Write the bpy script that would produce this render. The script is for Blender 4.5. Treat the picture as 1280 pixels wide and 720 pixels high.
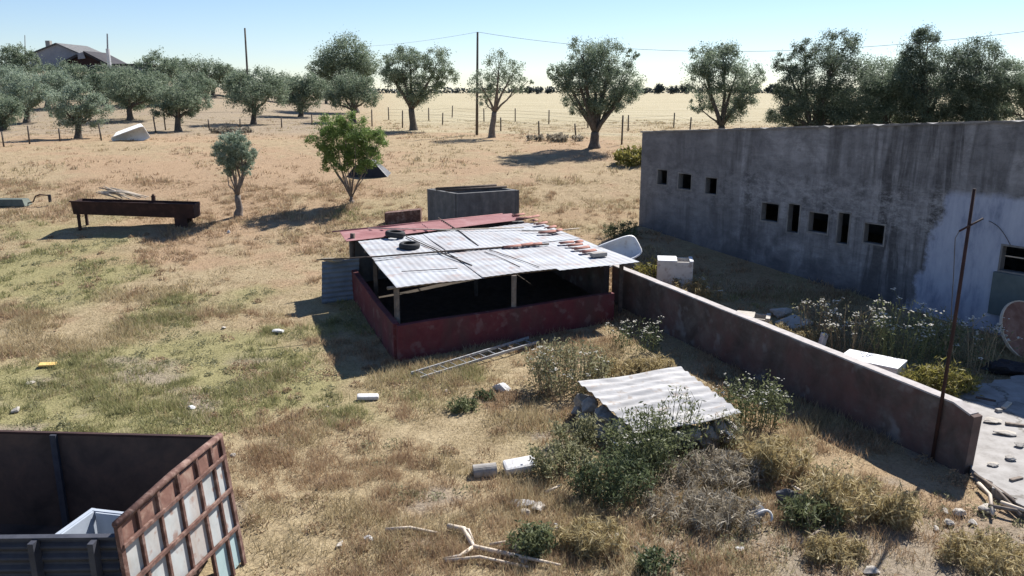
import bpy, bmesh, math, random
import numpy as np
from mathutils import Vector, Matrix
random.seed(7); RNG = np.random.default_rng(11)
for o in list(bpy.data.objects): bpy.data.objects.remove(o)
SC = bpy.context.scene
COL = SC.collection
# ------------------------------------------------------------------ camera, sky, sun, exposure
CAMH = 7.0; FOC = 1010.0; HOR = 113.0            # metres, pixels (1280 wide photo), horizon row
PITCH = math.atan((360 - HOR) / FOC); CP, SP = math.cos(PITCH), math.sin(PITCH)
cam = bpy.data.cameras.new('camera'); camo = bpy.data.objects.new('camera', cam); COL.objects.link(camo)
camo.location = (0, 0, CAMH); camo.rotation_euler = (math.pi / 2 - PITCH, 0, 0)
cam.sensor_width = 36; cam.lens = 36 * FOC / 1280; cam.clip_start = .1; cam.clip_end = 20000
SC.camera = camo
SUNV = Vector((.70, .92, 1.14)).normalized()
world = bpy.data.worlds.new('World'); SC.world = world; world.use_nodes = True
wn = world.node_tree.nodes; wl = world.node_tree.links
sky = wn.new('ShaderNodeTexSky'); sky.sky_type = 'NISHITA'; sky.sun_disc = False
sky.sun_elevation = math.asin(SUNV.z); sky.sun_rotation = math.atan2(SUNV.x, SUNV.y)
sky.altitude = 200; sky.air_density = 1.0; sky.dust_density = .0; sky.ozone_density = 2.2
bg = wn['Background']; bg.inputs['Strength'].default_value = .06
tint = wn.new('ShaderNodeMix'); tint.data_type = 'RGBA'; tint.blend_type = 'MULTIPLY'; tint.inputs[0].default_value = 1; tint.inputs[7].default_value = (.93, .99, 1.16, 1)
wl.new(sky.outputs[0], tint.inputs[6]); wl.new(tint.outputs[2], bg.inputs[0])
sl = bpy.data.lights.new('sun', 'SUN'); sl.energy = 5.0; sl.angle = math.radians(.53); sl.color = (1, .96, .915)
so = bpy.data.objects.new('sun', sl); COL.objects.link(so); so.rotation_euler = SUNV.to_track_quat('Z', 'Y').to_euler()
SC.view_settings.view_transform = 'Standard'; SC.view_settings.look = 'None'
SC.view_settings.exposure = .96; SC.view_settings.gamma = 1

# ------------------------------------------------------------------ terrain and pixel helpers
def sst(a, b, t):
    t = np.clip((np.asarray(t, float) - a) / (b - a), 0, 1); return t * t * (3 - 2 * t)
def zg(x, y):
    x = np.asarray(x, float); y = np.asarray(y, float)
    z = 3.5 * sst(17, 56, y) + np.clip((y - 50) / 70, 0, 1)
    return z + 5.8 * sst(70, 140, y) * sst(.2, .5, -x / np.maximum(y, 1))
_tab = RNG.random((256, 256))
def vnoise(x, y, s):
    x = np.asarray(x, float) / s + 91.3; y = np.asarray(y, float) / s + 17.7
    xi = np.floor(x).astype(int); yi = np.floor(y).astype(int); fx = x - xi; fy = y - yi
    fx = fx * fx * (3 - 2 * fx); fy = fy * fy * (3 - 2 * fy)
    g = lambda a, b: _tab[a % 256, b % 256]
    return (g(xi, yi) * (1 - fx) + g(xi + 1, yi) * fx) * (1 - fy) + (g(xi, yi + 1) * (1 - fx) + g(xi + 1, yi + 1) * fx) * fy
def fbm(x, y, s): return (vnoise(x, y, s) + .5 * vnoise(x, y, s * .47) + .25 * vnoise(x, y, s * .21)) / 1.75
def ray(px, py):
    u = (px - 640) / FOC; v = (360 - py) / FOC
    return Vector((u, CP + v * SP, -SP + v * CP))
CAM = Vector((0, 0, CAMH))
def G(px, py, dz=0.):                              # point of the ground seen at a photo pixel
    d = ray(px, py); t = 5.
    while t < 3000:
        p = CAM + d * t
        if p.z <= float(zg(p.x, p.y)) + dz: return p
        t *= 1.001
    return CAM + d * 300
def Zp(px, py, z): d = ray(px, py); return CAM + d * ((z - CAMH) / d.z)
def Yp(px, py, y): d = ray(px, py); return CAM + d * (y / d.y)
def plane(px, py, p0, n):
    d = ray(px, py); return CAM + d * ((p0 - CAM).dot(n) / d.dot(n))
def gz(x, y): return float(zg(x, y))

# ------------------------------------------------------------------ materials
def nt(name):
    m = bpy.data.materials.new(name); m.use_nodes = True
    n = m.node_tree.nodes; l = m.node_tree.links
    return m, n, l, n['Principled BSDF']
def ramp(n, stops):
    r = n.new('ShaderNodeValToRGB'); e = r.color_ramp.elements
    e[0].position, e[0].color = stops[0][0], (*stops[0][1], 1)
    e[1].position, e[1].color = stops[-1][0], (*stops[-1][1], 1)
    for p, c in stops[1:-1]:
        k = e.new(p); k.color = (*c, 1)
    return r
def noise(n, l, vec, scale, detail=5, rough=.6, dist=0):
    t = n.new('ShaderNodeTexNoise'); t.inputs['Scale'].default_value = scale; t.inputs['Detail'].default_value = detail
    t.inputs['Roughness'].default_value = rough; t.inputs['Distortion'].default_value = dist
    if vec: l.new(vec, t.inputs['Vector'])
    return t
def mixc(n, l, fac, a, b, mode='MIX'):
    x = n.new('ShaderNodeMix'); x.data_type = 'RGBA'; x.blend_type = mode
    for s, v in ((x.inputs[0], fac), (x.inputs[6], a), (x.inputs[7], b)):
        if hasattr(v, 'links'): l.new(v, s)
        elif isinstance(v, tuple): s.default_value = (*v, 1) if len(v) == 3 else v
        else: s.default_value = v
    return x.outputs[2]
def mapping(n, l, vec, scale, loc=(0, 0, 0)):
    m = n.new('ShaderNodeMapping'); m.inputs['Scale'].default_value = scale; m.inputs['Location'].default_value = loc; l.new(vec, m.inputs[0]); return m.outputs[0]
def bump(n, l, b, h, strength, dist=.02):
    k = n.new('ShaderNodeBump'); k.inputs['Strength'].default_value = strength; k.inputs['Distance'].default_value = dist
    l.new(h, k.inputs['Height']); l.new(k.outputs[0], b.inputs['Normal'])
def nmat(name, stops, scale=4., rough=.85, bmp=.4, metal=0., streak=None, speck=None, bdist=.02):
    """noise-mottled material: colour stops along a noise; streak = (scale xyz, colour, amount) adds stretched stains; speck = (scale, colour, amount)"""
    m, n, l, b = nt(name)
    co = n.new('ShaderNodeTexCoord').outputs['Object']
    t = noise(n, l, co, scale, 7, .65, .3)
    r = ramp(n, stops); l.new(t.outputs[0], r.inputs[0]); c = r.outputs[0]
    if streak:
        sv, sc, amt = streak
        s = noise(n, l, mapping(n, l, co, sv), 1., 4, .6)
        q = ramp(n, [(.42, (0, 0, 0)), (.7, (amt,) * 3)]); l.new(s.outputs[0], q.inputs[0]); c = mixc(n, l, q.outputs[0], c, sc)
    if speck:
        s = noise(n, l, co, speck[0], 3, .5); q = ramp(n, [(.58, (0, 0, 0)), (.68, (speck[2],) * 3)])
        l.new(s.outputs[0], q.inputs[0]); c = mixc(n, l, q.outputs[0], c, speck[1])
    l.new(c, b.inputs['Base Color']); b.inputs['Roughness'].default_value = rough; b.inputs['Metallic'].default_value = metal
    b.inputs['Specular IOR Level'].default_value = .25
    if bmp: bump(n, l, b, t.outputs[0], bmp, bdist)
    return m
def leafmat(name, c1, c2, c3, trans=.4):
    """foliage: colour varies from leaf to leaf and over the plant"""
    m, n, l, b = nt(name)
    g = n.new('ShaderNodeNewGeometry'); co = n.new('ShaderNodeTexCoord').outputs['Object']
    t = noise(n, l, co, 1.3, 3)
    a = n.new('ShaderNodeMath'); a.operation = 'ADD'; a.inputs[1].default_value = -.25
    l.new(t.outputs[0], a.inputs[0])
    k = n.new('ShaderNodeMath'); k.operation = 'MULTIPLY_ADD'; k.inputs[1].default_value = .5; l.new(g.outputs['Random Per Island'], k.inputs[0]); l.new(a.outputs[0], k.inputs[2])
    r = ramp(n, [(.15, c1), (.5, c2), (.9, c3)]); l.new(k.outputs[0], r.inputs[0])
    l.new(r.outputs[0], b.inputs['Base Color']); b.inputs['Roughness'].default_value = .6; b.inputs['Specular IOR Level'].default_value = .25
    tr = n.new('ShaderNodeBsdfTranslucent'); l.new(r.outputs[0], tr.inputs[0])
    mx = n.new('ShaderNodeMixShader'); mx.inputs[0].default_value = trans
    l.new(b.outputs[0], mx.inputs[1]); l.new(tr.outputs[0], mx.inputs[2]); l.new(mx.outputs[0], n['Material Output'].inputs[0])
    return m
M = {}
M['concrete'] = nmat('weathered_concrete', [(.25, (.13, .125, .12)), (.5, (.22, .21, .20)), (.75, (.31, .30, .28))], 3, .9, .5, streak=((2.5, 2.5, .25), (.09, .088, .085), .7))
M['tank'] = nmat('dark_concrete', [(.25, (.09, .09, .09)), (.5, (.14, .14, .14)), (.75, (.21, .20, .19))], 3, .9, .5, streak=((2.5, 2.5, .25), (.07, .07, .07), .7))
M['dividing'] = nmat('flaked_red_wash_on_cement', [(.3, (.06, .044, .038)), (.5, (.10, .080, .070)), (.7, (.165, .145, .13))], 1.6, .92, .5, streak=((1.0, 1.0, .8), (.155, .075, .065), .8), speck=(1.7, (.21, .20, .195), .75))
M['coping'] = nmat('bare_cement_top', [(.3, (.30, .27, .25)), (.7, (.46, .43, .41))], 5, .9, .5)
M['red_wall'] = nmat('red_painted_block', [(.3, (.105, .024, .028)), (.55, (.14, .038, .041)), (.8, (.18, .075, .073))], 2.4, .85, .4, streak=((1.5, 1.5, .6), (.085, .05, .045), .8), speck=(3.2, (.20, .13, .12), .5))
M['wood'] = nmat('grey_weathered_wood', [(.3, (.14, .11, .09)), (.7, (.30, .25, .20))], 6, .9, .4, streak=((9, 9, .8), (.09, .07, .06), .7))
M['darkwood'] = nmat('old_dark_wood', [(.3, (.05, .04, .035)), (.7, (.13, .10, .08))], 6, .9, .4)
M['bleached'] = nmat('sun_bleached_wood', [(.3, (.45, .37, .28)), (.7, (.66, .58, .47))], 5, .9, .4)
M['roofsheet'] = nmat('chalky_galvanised_sheet', [(.25, (.31, .325, .335)), (.5, (.385, .40, .412)), (.8, (.45, .468, .48))], 1.3, .6, .15, streak=((.7, 1.6, 1), (.25, .225, .215), .75), speck=(2.3, (.30, .215, .18), .55))
M['redsheet'] = nmat('faded_red_sheet', [(.3, (.26, .10, .10)), (.55, (.33, .15, .148)), (.8, (.42, .26, .255))], 1.5, .75, .2)
M['clay'] = nmat('terracotta_tile', [(.3, (.20, .085, .065)), (.55, (.32, .155, .12)), (.8, (.46, .30, .25))], 4, .85, .3)
M['galv'] = nmat('worn_galvanised', [(.3, (.30, .31, .32)), (.7, (.46, .47, .48))], 3, .55, .2, metal=.3, speck=(7, (.22, .11, .06), .6))
M['fibro'] = nmat('fibre_cement_sheet', [(.25, (.30, .29, .27)), (.5, (.43, .42, .405)), (.8, (.52, .515, .50))], 2.2, .8, .2, streak=((.6, 7, 3), (.21, .21, .215), .8), speck=(5, (.26, .20, .15), .6))
M['bluesheet'] = nmat('blue_grey_sheet', [(.3, (.13, .16, .19)), (.7, (.24, .28, .32))], 2, .6, .2)
M['rust'] = nmat('rusted_steel', [(.28, (.05, .03, .026)), (.5, (.13, .07, .055)), (.72, (.30, .21, .17))], 6, .85, .4)
M['darkrust'] = nmat('dark_rust_steel', [(.25, (.022, .014, .013)), (.55, (.045, .023, .020)), (.8, (.08, .042, .034))], 3, .8, .3)
M['rustpanel'] = nmat('orange_rust_panel', [(.3, (.10, .055, .043)), (.5, (.19, .10, .076)), (.72, (.33, .24, .185))], 3, .85, .3)
M['whitepanel'] = nmat('chalked_white_paint', [(.25, (.30, .31, .30)), (.5, (.41, .43, .42)), (.8, (.50, .515, .51))], 2.5, .6, .2, streak=((3, 3, .7), (.36, .29, .24), .7), speck=(5, (.24, .12, .08), .7))
M['aqua'] = nmat('pale_turquoise_paint', [(.25, (.26, .36, .36)), (.7, (.36, .46, .46))], 3, .6, .15)
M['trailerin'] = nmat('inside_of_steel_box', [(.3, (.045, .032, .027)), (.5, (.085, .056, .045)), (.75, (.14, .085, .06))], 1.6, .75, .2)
M['navy'] = nmat('dull_blue_grey_steel', [(.3, (.03, .032, .042)), (.7, (.065, .068, .082))], 3, .6, .2)
M['plastic'] = nmat('grey_white_plastic', [(.3, (.28, .32, .37)), (.7, (.40, .44, .49))], 2, .45, .05)
M['enamel'] = nmat('white_enamel', [(.25, (.66, .66, .65)), (.7, (.80, .80, .79))], 3, .4, .05, speck=(8, (.45, .38, .32), .35))
M['yellowed'] = nmat('yellowed_enamel', [(.25, (.50, .46, .40)), (.7, (.66, .62, .56))], 3, .5, .1, speck=(5, (.30, .22, .17), .6))
M['foam'] = nmat('white_foam', [(.25, (.42, .41, .395)), (.5, (.56, .555, .545)), (.8, (.66, .66, .65))], 6, .85, .6, speck=(6, (.30, .28, .26), .5))
M['stone'] = nmat('grey_stone', [(.25, (.18, .165, .15)), (.5, (.30, .28, .25)), (.8, (.44, .42, .39))], 5, .95, .6)
M['palestone'] = nmat('pale_limestone', [(.25, (.30, .27, .225)), (.7, (.48, .445, .39))], 5, .95, .6)
M['rubber'] = nmat('old_rubber', [(.3, (.018, .018, .019)), (.7, (.04, .04, .041))], 6, .8, .3)
M['black'] = nmat('black_sheeting', [(.3, (.014, .014, .017)), (.7, (.035, .035, .042))], 4, .5, .6, bdist=.05)
M['bluecloth'] = nmat('faded_blue_grey_cloth', [(.3, (.13, .15, .20)), (.7, (.30, .33, .38))], 3, .9, .5)
M['pinkboard'] = nmat('flaking_pink_paint', [(.25, (.13, .065, .045)), (.5, (.22, .12, .09)), (.8, (.32, .21, .165))], 4, .85, .4)
M['yellowfoam'] = nmat('yellow_foam', [(.3, (.55, .36, .11)), (.7, (.68, .47, .18))], 5, .9, .4)
M['feedgreen'] = nmat('weathered_green_paint', [(.3, (.07, .085, .07)), (.7, (.13, .15, .125))], 3, .7, .2)
M['post'] = nmat('fence_post_wood', [(.3, (.06, .05, .042)), (.7, (.15, .125, .10))], 5, .95, .3)
M['wire'] = nmat('old_wire', [(.3, (.05, .047, .045)), (.7, (.10, .095, .09))], 5, .6, 0)
M['bark'] = nmat('olive_bark', [(.3, (.055, .045, .036)), (.7, (.16, .135, .11))], 7, .95, .6)
M['greybark'] = nmat('pale_olive_bark', [(.3, (.10, .08, .066)), (.7, (.25, .21, .175))], 7, .95, .6)
M['stemgreen'] = nmat('green_stem', [(.3, (.10, .12, .05)), (.7, (.20, .20, .09))], 7, .9, 0)
M['stemdry'] = nmat('dry_stem', [(.3, (.20, .15, .09)), (.7, (.40, .32, .20))], 7, .9, 0)
M['umbel'] = nmat('cream_flower_heads', [(.3, (.40, .37, .30)), (.7, (.66, .63, .54))], 9, .9, 0)
M['olive'] = leafmat('olive_leaves', (.07, .10, .062), (.18, .23, .15), (.36, .40, .29))
M['olivelight'] = leafmat('silvery_olive_leaves', (.11, .15, .10), (.25, .31, .22), (.46, .52, .41))
M['olivedark'] = leafmat('dark_evergreen_leaves', (.045, .065, .045), (.12, .155, .10), (.26, .30, .21))
M['fig'] = leafmat('bright_green_leaves', (.08, .125, .032), (.165, .24, .066), (.27, .35, .12))
M['weedleaf'] = leafmat('weed_leaves', (.075, .09, .04), (.15, .17, .08), (.26, .27, .15))
M['paleweed'] = leafmat('pale_weed_leaves', (.13, .13, .065), (.24, .235, .13), (.36, .34, .21))
M['darkweed'] = leafmat('dark_weed_leaves', (.05, .068, .034), (.10, .125, .06), (.18, .205, .11))
M['yellowweed'] = leafmat('yellow_green_leaves', (.12, .12, .03), (.24, .22, .06), (.36, .31, .11))
M['straw'] = leafmat('straw_blades', (.27, .21, .10), (.40, .325, .165), (.52, .44, .26), .35)
M['greystraw'] = leafmat('grey_brush', (.20, .17, .125), (.32, .28, .21), (.45, .40, .31), .3)
M['house'] = nmat('grey_house_render', [(.3, (.22, .225, .25)), (.7, (.31, .315, .34))], .6, .9, .2)
M['roofblack'] = nmat('black_sheet_roof', [(.3, (.02, .02, .024)), (.7, (.05, .045, .048))], 1, .8, .2)
M['farleaf'] = leafmat('far_tree_leaves', (.030, .042, .045), (.05, .066, .066), (.08, .10, .09), .1)
M['paint'] = nmat('white_pole_paint', [(.3, (.5, .5, .5)), (.7, (.65, .65, .65))], 2, .7, .1)
M['teal'] = nmat('dull_teal_board', [(.3, (.085, .105, .105)), (.7, (.13, .155, .15))], 2, .8, .2)

# ------------------------------------------------------------------ mesh helpers
def link_mesh(name, V, F, m, parent=None, smooth=False, origin=None):
    me = bpy.data.meshes.new(name)
    V = np.asarray(V, float)
    if origin is None: origin = WPOS.get(parent.name, Vector()) if parent else Vector()
    V = V - np.array(origin)
    me.from_pydata(V.tolist(), [], F); me.materials.append(m); me.update()
    if smooth: me.polygons.foreach_set('use_smooth', [True] * len(me.polygons))
    o = bpy.data.objects.new(name, me); COL.objects.link(o)
    if parent: o.parent = parent
    else: o.location = origin
    WPOS[o.name] = Vector(origin)
    return o
WPOS = {}
def quads_mesh(name, V, m, parent=None, k=4, origin=None):          # V: (n,k,3) loose polygons
    V = np.asarray(V, np.float32); n = len(V)
    if origin is None: origin = WPOS.get(parent.name, Vector()) if parent else Vector()
    V = V - np.array(origin, np.float32)
    me = bpy.data.meshes.new(name)
    me.vertices.add(n * k); me.vertices.foreach_set('co', V.reshape(-1))
    me.loops.add(n * k); me.loops.foreach_set('vertex_index', np.arange(n * k, dtype=np.int32))
    me.polygons.add(n); me.polygons.foreach_set('loop_start', np.arange(0, n * k, k, dtype=np.int32))
    me.polygons.foreach_set('loop_total', np.full(n, k, np.int32))
    me.materials.append(m); me.update(calc_edges=True)
    o = bpy.data.objects.new(name, me); COL.objects.link(o)
    if parent: o.parent = parent
    else: o.location = origin
    return o
class MB:
    def __init__(s): s.V = []; s.F = []
    def add(s, V, F):
        k = len(s.V); s.V += [tuple(v) for v in V]; s.F += [tuple(i + k for i in f) for f in F]; return s
    def hexa(s, b, t):                                               # bottom 4, top 4 (counter-clockwise from above)
        return s.add(list(b) + list(t), [(3, 2, 1, 0), (4, 5, 6, 7), (0, 1, 5, 4), (1, 2, 6, 5), (2, 3, 7, 6), (3, 0, 4, 7)])
    def box(s, c, size, rot=None, R=None):
        x, y, z = [q / 2 for q in size]
        P = [Vector(p) for p in ((-x, -y, -z), (x, -y, -z), (x, y, -z), (-x, y, -z), (-x, -y, z), (x, -y, z), (x, y, z), (-x, y, z))]
        if R is None: R = (Matrix.Rotation(rot, 3, 'Z') if isinstance(rot, (int, float)) else Matrix.Identity(3))
        P = [R @ p + Vector(c) for p in P]; return s.hexa(P[:4], P[4:])
    def beam(s, a, b, w, h, up=(0, 0, 1)):                           # rectangular bar from a to b
        a, b = Vector(a), Vector(b); d = (b - a).normalized(); u = Vector(up)
        sd = d.cross(u)
        if sd.length < 1e-3: sd = d.cross(Vector((1, 0, 0)))
        sd.normalize(); u = sd.cross(d); P = []
        for q in (a, b):
            for i, j in ((-1, -1), (1, -1), (1, 1), (-1, 1)): P.append(q + sd * i * w / 2 + u * j * h / 2)
        return s.add(P, [(3, 2, 1, 0), (4, 5, 6, 7), (0, 1, 5, 4), (1, 2, 6, 5), (2, 3, 7, 6), (3, 0, 4, 7)])
    def tube(s, path, radii, n=6, cap=True):
        path = [Vector(p) for p in path]
        if isinstance(radii, (int, float)): radii = [radii] * len(path)
        V = []; F = []
        for i, p in enumerate(path):
            d = (path[min(i + 1, len(path) - 1)] - path[max(i - 1, 0)]); d.normalize()
            a = d.cross(Vector((0, 1, .13)))
            if a.length < .05: a = d.cross(Vector((1, 0, 0)))
            a.normalize(); b = d.cross(a)
            for k in range(n):
                t = 2 * math.pi * k / n; V.append(p + (a * math.cos(t) + b * math.sin(t)) * radii[i])
        for i in range(len(path) - 1):
            for k in range(n):
                k2 = (k + 1) % n; F.append((i * n + k, i * n + k2, (i + 1) * n + k2, (i + 1) * n + k))
        if cap: F.append(tuple(range(n))[::-1]); F.append(tuple(range((len(path) - 1) * n, len(path) * n)))
        return s.add(V, F)
    def prism(s, poly, a, b):                                        # poly of 3D points swept from +a to +b
        n = len(poly); P = [Vector(p) + Vector(a) for p in poly] + [Vector(p) + Vector(b) for p in poly]
        return s.add(P, [tuple(range(n))[::-1], tuple(range(n, 2 * n))] + [(i, (i + 1) % n, n + (i + 1) % n, n + i) for i in range(n)])
    def rock(s, c, size, seed=0, sub=3, jag=.22, rot=0, flat=False):
        r = random.Random(seed); bm = bmesh.new(); bmesh.ops.create_icosphere(bm, subdivisions=sub, radius=1)
        ph = [Vector((r.uniform(-1, 1), r.uniform(-1, 1), r.uniform(-1, 1))).normalized() for _ in range(12)]
        am = [r.uniform(.42, .75) for _ in range(12)]
        R = Matrix.Rotation(rot, 3, 'Z')
        for v in bm.verts:
            d = v.co.normalized(); k = 1.
            for p, a in zip(ph, am):
                q = d.dot(p)
                if q * k > a: k = min(k, a / max(q, .01))            # cut by random planes: a chunky broken stone
            k *= 1 + r.uniform(-jag, jag) * .25
            v.co = R @ Vector((d.x * k * size[0], d.y * k * size[1], d.z * k * size[2])) + Vector(c)
        bm.verts.index_update()
        s.add([v.co.copy() for v in bm.verts], [tuple(v.index for v in f.verts) for f in bm.faces]); bm.free(); return s
    def build(s, name, m, parent=None, bevel=0, smooth=False, origin=None):
        o = link_mesh(name, s.V, s.F, m, parent, smooth, origin)
        if bevel:
            bm = bmesh.new(); bm.from_mesh(o.data)
            bmesh.ops.bevel(bm, geom=list(bm.edges), offset=bevel, segments=2, affect='EDGES', profile=.6, clamp_overlap=True)
            bm.to_mesh(o.data); bm.free()
        return o
def tag(o, label=None, cat=None, group=None, kind=None):
    if label: o['label'] = label
    if cat: o['category'] = cat
    if group: o['group'] = group
    if kind: o['kind'] = kind
    return o
def thing(name, label, cat, loc, group=None):
    o = bpy.data.objects.new(name, None); COL.objects.link(o); o.location = loc; o.empty_display_size = .2
    WPOS[o.name] = Vector(loc); return tag(o, label, cat, group)
def solo(o, label, cat, group=None): return tag(o, label, cat, group)
def ground(p): return Vector((p[0], p[1], gz(p[0], p[1])))
def lerp(a, b, t): return Vector(a) * (1 - t) + Vector(b) * t
def corr(mb, A, B, C, D, waves, amp, thick=.012, seg=8, along='v', wob=.0, seed=0):
    """corrugated sheet over the quad A,B,C,D; waves count across AB; ridges run from AB to DC"""
    r = random.Random(seed); A, B, C, D = map(Vector, (A, B, C, D)); nrm = (B - A).cross(D - A).normalized()
    nu = max(2, int(waves * seg)); nv = 8; V = []; F = []
    for side in (1, -1):
        for j in range(nv + 1):
            for i in range(nu + 1):
                u = i / nu; v = j / nv
                p = lerp(lerp(A, B, u), lerp(D, C, u), v)
                p = p + nrm * (amp * math.sin(2 * math.pi * waves * u) + side * thick / 2 + wob * math.sin(5.1 * u + 3 * v + seed) * math.cos(4 * v + seed))
                V.append(p)
    st = (nu + 1) * (nv + 1)
    for j in range(nv):
        for i in range(nu):
            a = j * (nu + 1) + i; q = (a, a + 1, a + nu + 2, a + nu + 1); F.append(q); F.append(tuple(st + k for k in q[::-1]))
    rim = [i for i in range(nu + 1)] + [(j + 1) * (nu + 1) - 1 for j in range(1, nv + 1)] + [nv * (nu + 1) + i for i in range(nu - 1, -1, -1)] + [j * (nu + 1) for j in range(nv - 1, 0, -1)]
    for k in range(len(rim)):
        a, b = rim[k], rim[(k + 1) % len(rim)]; F.append((b, a, st + a, st + b))
    mb.add(V, F)
def leaves(centres, rad, L, W, rng, up=.0):
    """loose diamond leaves scattered about centres"""
    n = len(centres); d = rng.normal(size=(n, 3)); d[:, 2] += up; d /= np.linalg.norm(d, axis=1)[:, None]
    e = rng.normal(size=(n, 3)); e -= d * (e * d).sum(1)[:, None]; e /= np.linalg.norm(e, axis=1)[:, None]
    l = L * rng.uniform(.6, 1.3, n)[:, None]; w = W * rng.uniform(.6, 1.3, n)[:, None]; c = np.asarray(centres)
    return np.stack([c - d * l / 2, c + e * w / 2, c + d * l / 2, c - e * w / 2], 1)

# ------------------------------------------------------------------ ground
def rows():
    y = [-80., -40, -20, -8, 0, 4]
    while y[-1] < 9000:
        k = y[-1]; y.append(k + (1 if k < 8 else .16 + .0022 * max(0, k - 14) + .00012 * max(0, k - 20) ** 2))
    return np.array(y)
YS = rows(); US = np.linspace(-1.6, 1.6, 460)
XX = US[None, :] * (14 + np.maximum(YS, 0)[:, None]); YY = np.repeat(YS[:, None], len(US), 1)
def relief(x, y): return (fbm(x, y, 1.7) - .5) * .10 + (fbm(x, y, .5) - .5) * .05
def fields(x, y):
    """what grows where: green, pale, ruddy, bare earth (0..1)"""
    n1 = fbm(x, y, 5.5); n2 = fbm(x + 40, y - 9, 2.6); n3 = fbm(x - 70, y + 30, 9.); n4 = fbm(x + 11, y + 77, 1.1)
    left = sst(2, -4, x)
    g = sst(.43, .62, n1 * .55 + n2 * .45 + .10 * left * sst(33, 24, y) * sst(13, 17, y)) * sst(42, 28, y) * (.25 + .75 * left)
    g = np.maximum(g, .8 * sst(.55, .7, n2) * sst(4, 7, x) * sst(20, 26, y) * sst(70, 50, y) * .6)
    far = sst(60, 90, y) * sst(-.22, -.10, x / np.maximum(y, 1))
    trackd = np.abs(y - (66 + .5 * (x * -.55)) ); pale = np.maximum(far, .75 * sst(3.0, .8, trackd) * sst(-20, -12, x))
    rud = np.minimum(1, sst(.45, .64, n3 * .6 + n4 * .4) + .3 * sst(24, 36, y)) * (1 - far)
    bare = sst(.58, .70, n2 * .5 + n4 * .5) * sst(30, 15, y)
    bare = np.maximum(bare, .85 * np.exp(-((x - 4.6) / 2.6) ** 2 - ((y - 11.8) / 1.3) ** 2))
    bare = np.maximum(bare, .9 * sst(13.2, 11.6, y) * sst(.5, 3, x) * sst(.36, .52, n2))
    grove = sst(58, 68, y) * sst(.16, .24, -x / np.maximum(y, 1)); bare = np.maximum(bare, grove * (.35 + .6 * n4)); rud = rud * (1 - .5 * grove)
    return g, pale, rud, bare
ZZ = zg(XX, YY) + relief(XX, YY) * sst(120, 30, YY) * sst(-5, 8, YY)
nr, nc = XX.shape
V = np.stack([XX, YY, ZZ], -1).reshape(-1, 3).astype(np.float32)
ii = (np.arange(nr - 1)[:, None] * nc + np.arange(nc - 1)[None, :]).reshape(-1)
Fq = np.stack([ii, ii + 1, ii + nc + 1, ii + nc], 1).astype(np.int32)
me = bpy.data.meshes.new('ground'); me.vertices.add(len(V)); me.vertices.foreach_set('co', V.reshape(-1))
me.loops.add(Fq.size); me.loops.foreach_set('vertex_index', Fq.reshape(-1)); me.polygons.add(len(Fq))
me.polygons.foreach_set('loop_start', np.arange(0, Fq.size, 4, dtype=np.int32)); me.polygons.foreach_set('loop_total', np.full(len(Fq), 4, np.int32))
me.update(calc_edges=True); me.polygons.foreach_set('use_smooth', np.ones(len(Fq), bool))
g_, p_, r_, b_ = fields(XX.reshape(-1), YY.reshape(-1))
at = me.attributes.new('cover', 'FLOAT_COLOR', 'POINT'); at.data.foreach_set('color', np.stack([g_, p_, r_, b_], 1).astype(np.float32).reshape(-1))
def groundmat():
    m, n, l, b = nt('dry_pasture')
    a = n.new('ShaderNodeAttribute'); a.attribute_name = 'cover'; sep = n.new('ShaderNodeSeparateColor'); l.new(a.outputs['Color'], sep.inputs[0])
    co = n.new('ShaderNodeTexCoord').outputs['Object']
    t1 = noise(n, l, co, 2.2, 9, .75, .6); t2 = noise(n, l, co, 14., 5, .7); t3 = noise(n, l, mapping(n, l, co, (.09, .5, .5)), 1., 7, .7)
    r = ramp(n, [(.25, (.20, .15, .085)), (.45, (.30, .235, .14)), (.6, (.37, .295, .18)), (.8, (.46, .385, .26))]); l.new(t1.outputs[0], r.inputs[0]); c = r.outputs[0]
    c = mixc(n, l, sep.outputs[2], c, mixc(n, l, t1.outputs[0], (.25, .165, .095), (.42, .305, .195)))
    gm = n.new('ShaderNodeMath'); gm.operation = 'MULTIPLY'; l.new(sep.outputs[0], gm.inputs[0]); gm.inputs[1].default_value = .85
    c = mixc(n, l, gm.outputs[0], c, mixc(n, l, t1.outputs[0], (.17, .16, .065), (.31, .285, .14)))
    pr = ramp(n, [(.3, (.28, .235, .14)), (.5, (.37, .32, .205)), (.7, (.44, .39, .27))]); l.new(t3.outputs[0], pr.inputs[0])
    c = mixc(n, l, sep.outputs[1], c, pr.outputs[0])
    c = mixc(n, l, a.outputs['Alpha'], c, mixc(n, l, t2.outputs[0], (.17, .135, .10), (.34, .285, .215)))
    d = ramp(n, [(.30, (.55, .55, .55)), (.5, (1, 1, 1)), (.75, (1.15, 1.15, 1.15))]); l.new(t2.outputs[0], d.inputs[0])
    c = mixc(n, l, 1., c, d.outputs[0], 'MULTIPLY')
    l.new(c, b.inputs['Base Color']); b.inputs['Roughness'].default_value = .95; b.inputs['Specular IOR Level'].default_value = .1
    h = n.new('ShaderNodeMath'); h.operation = 'ADD'; l.new(t1.outputs[0], h.inputs[0]); l.new(t2.outputs[0], h.inputs[1])
    bump(n, l, b, h.outputs[0], .7, .08); return m
me.materials.append(groundmat())
go = bpy.data.objects.new('ground', me); COL.objects.link(go); tag(go, 'dry straw coloured pasture rising to the olive grove', None, None, 'structure')

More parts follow.
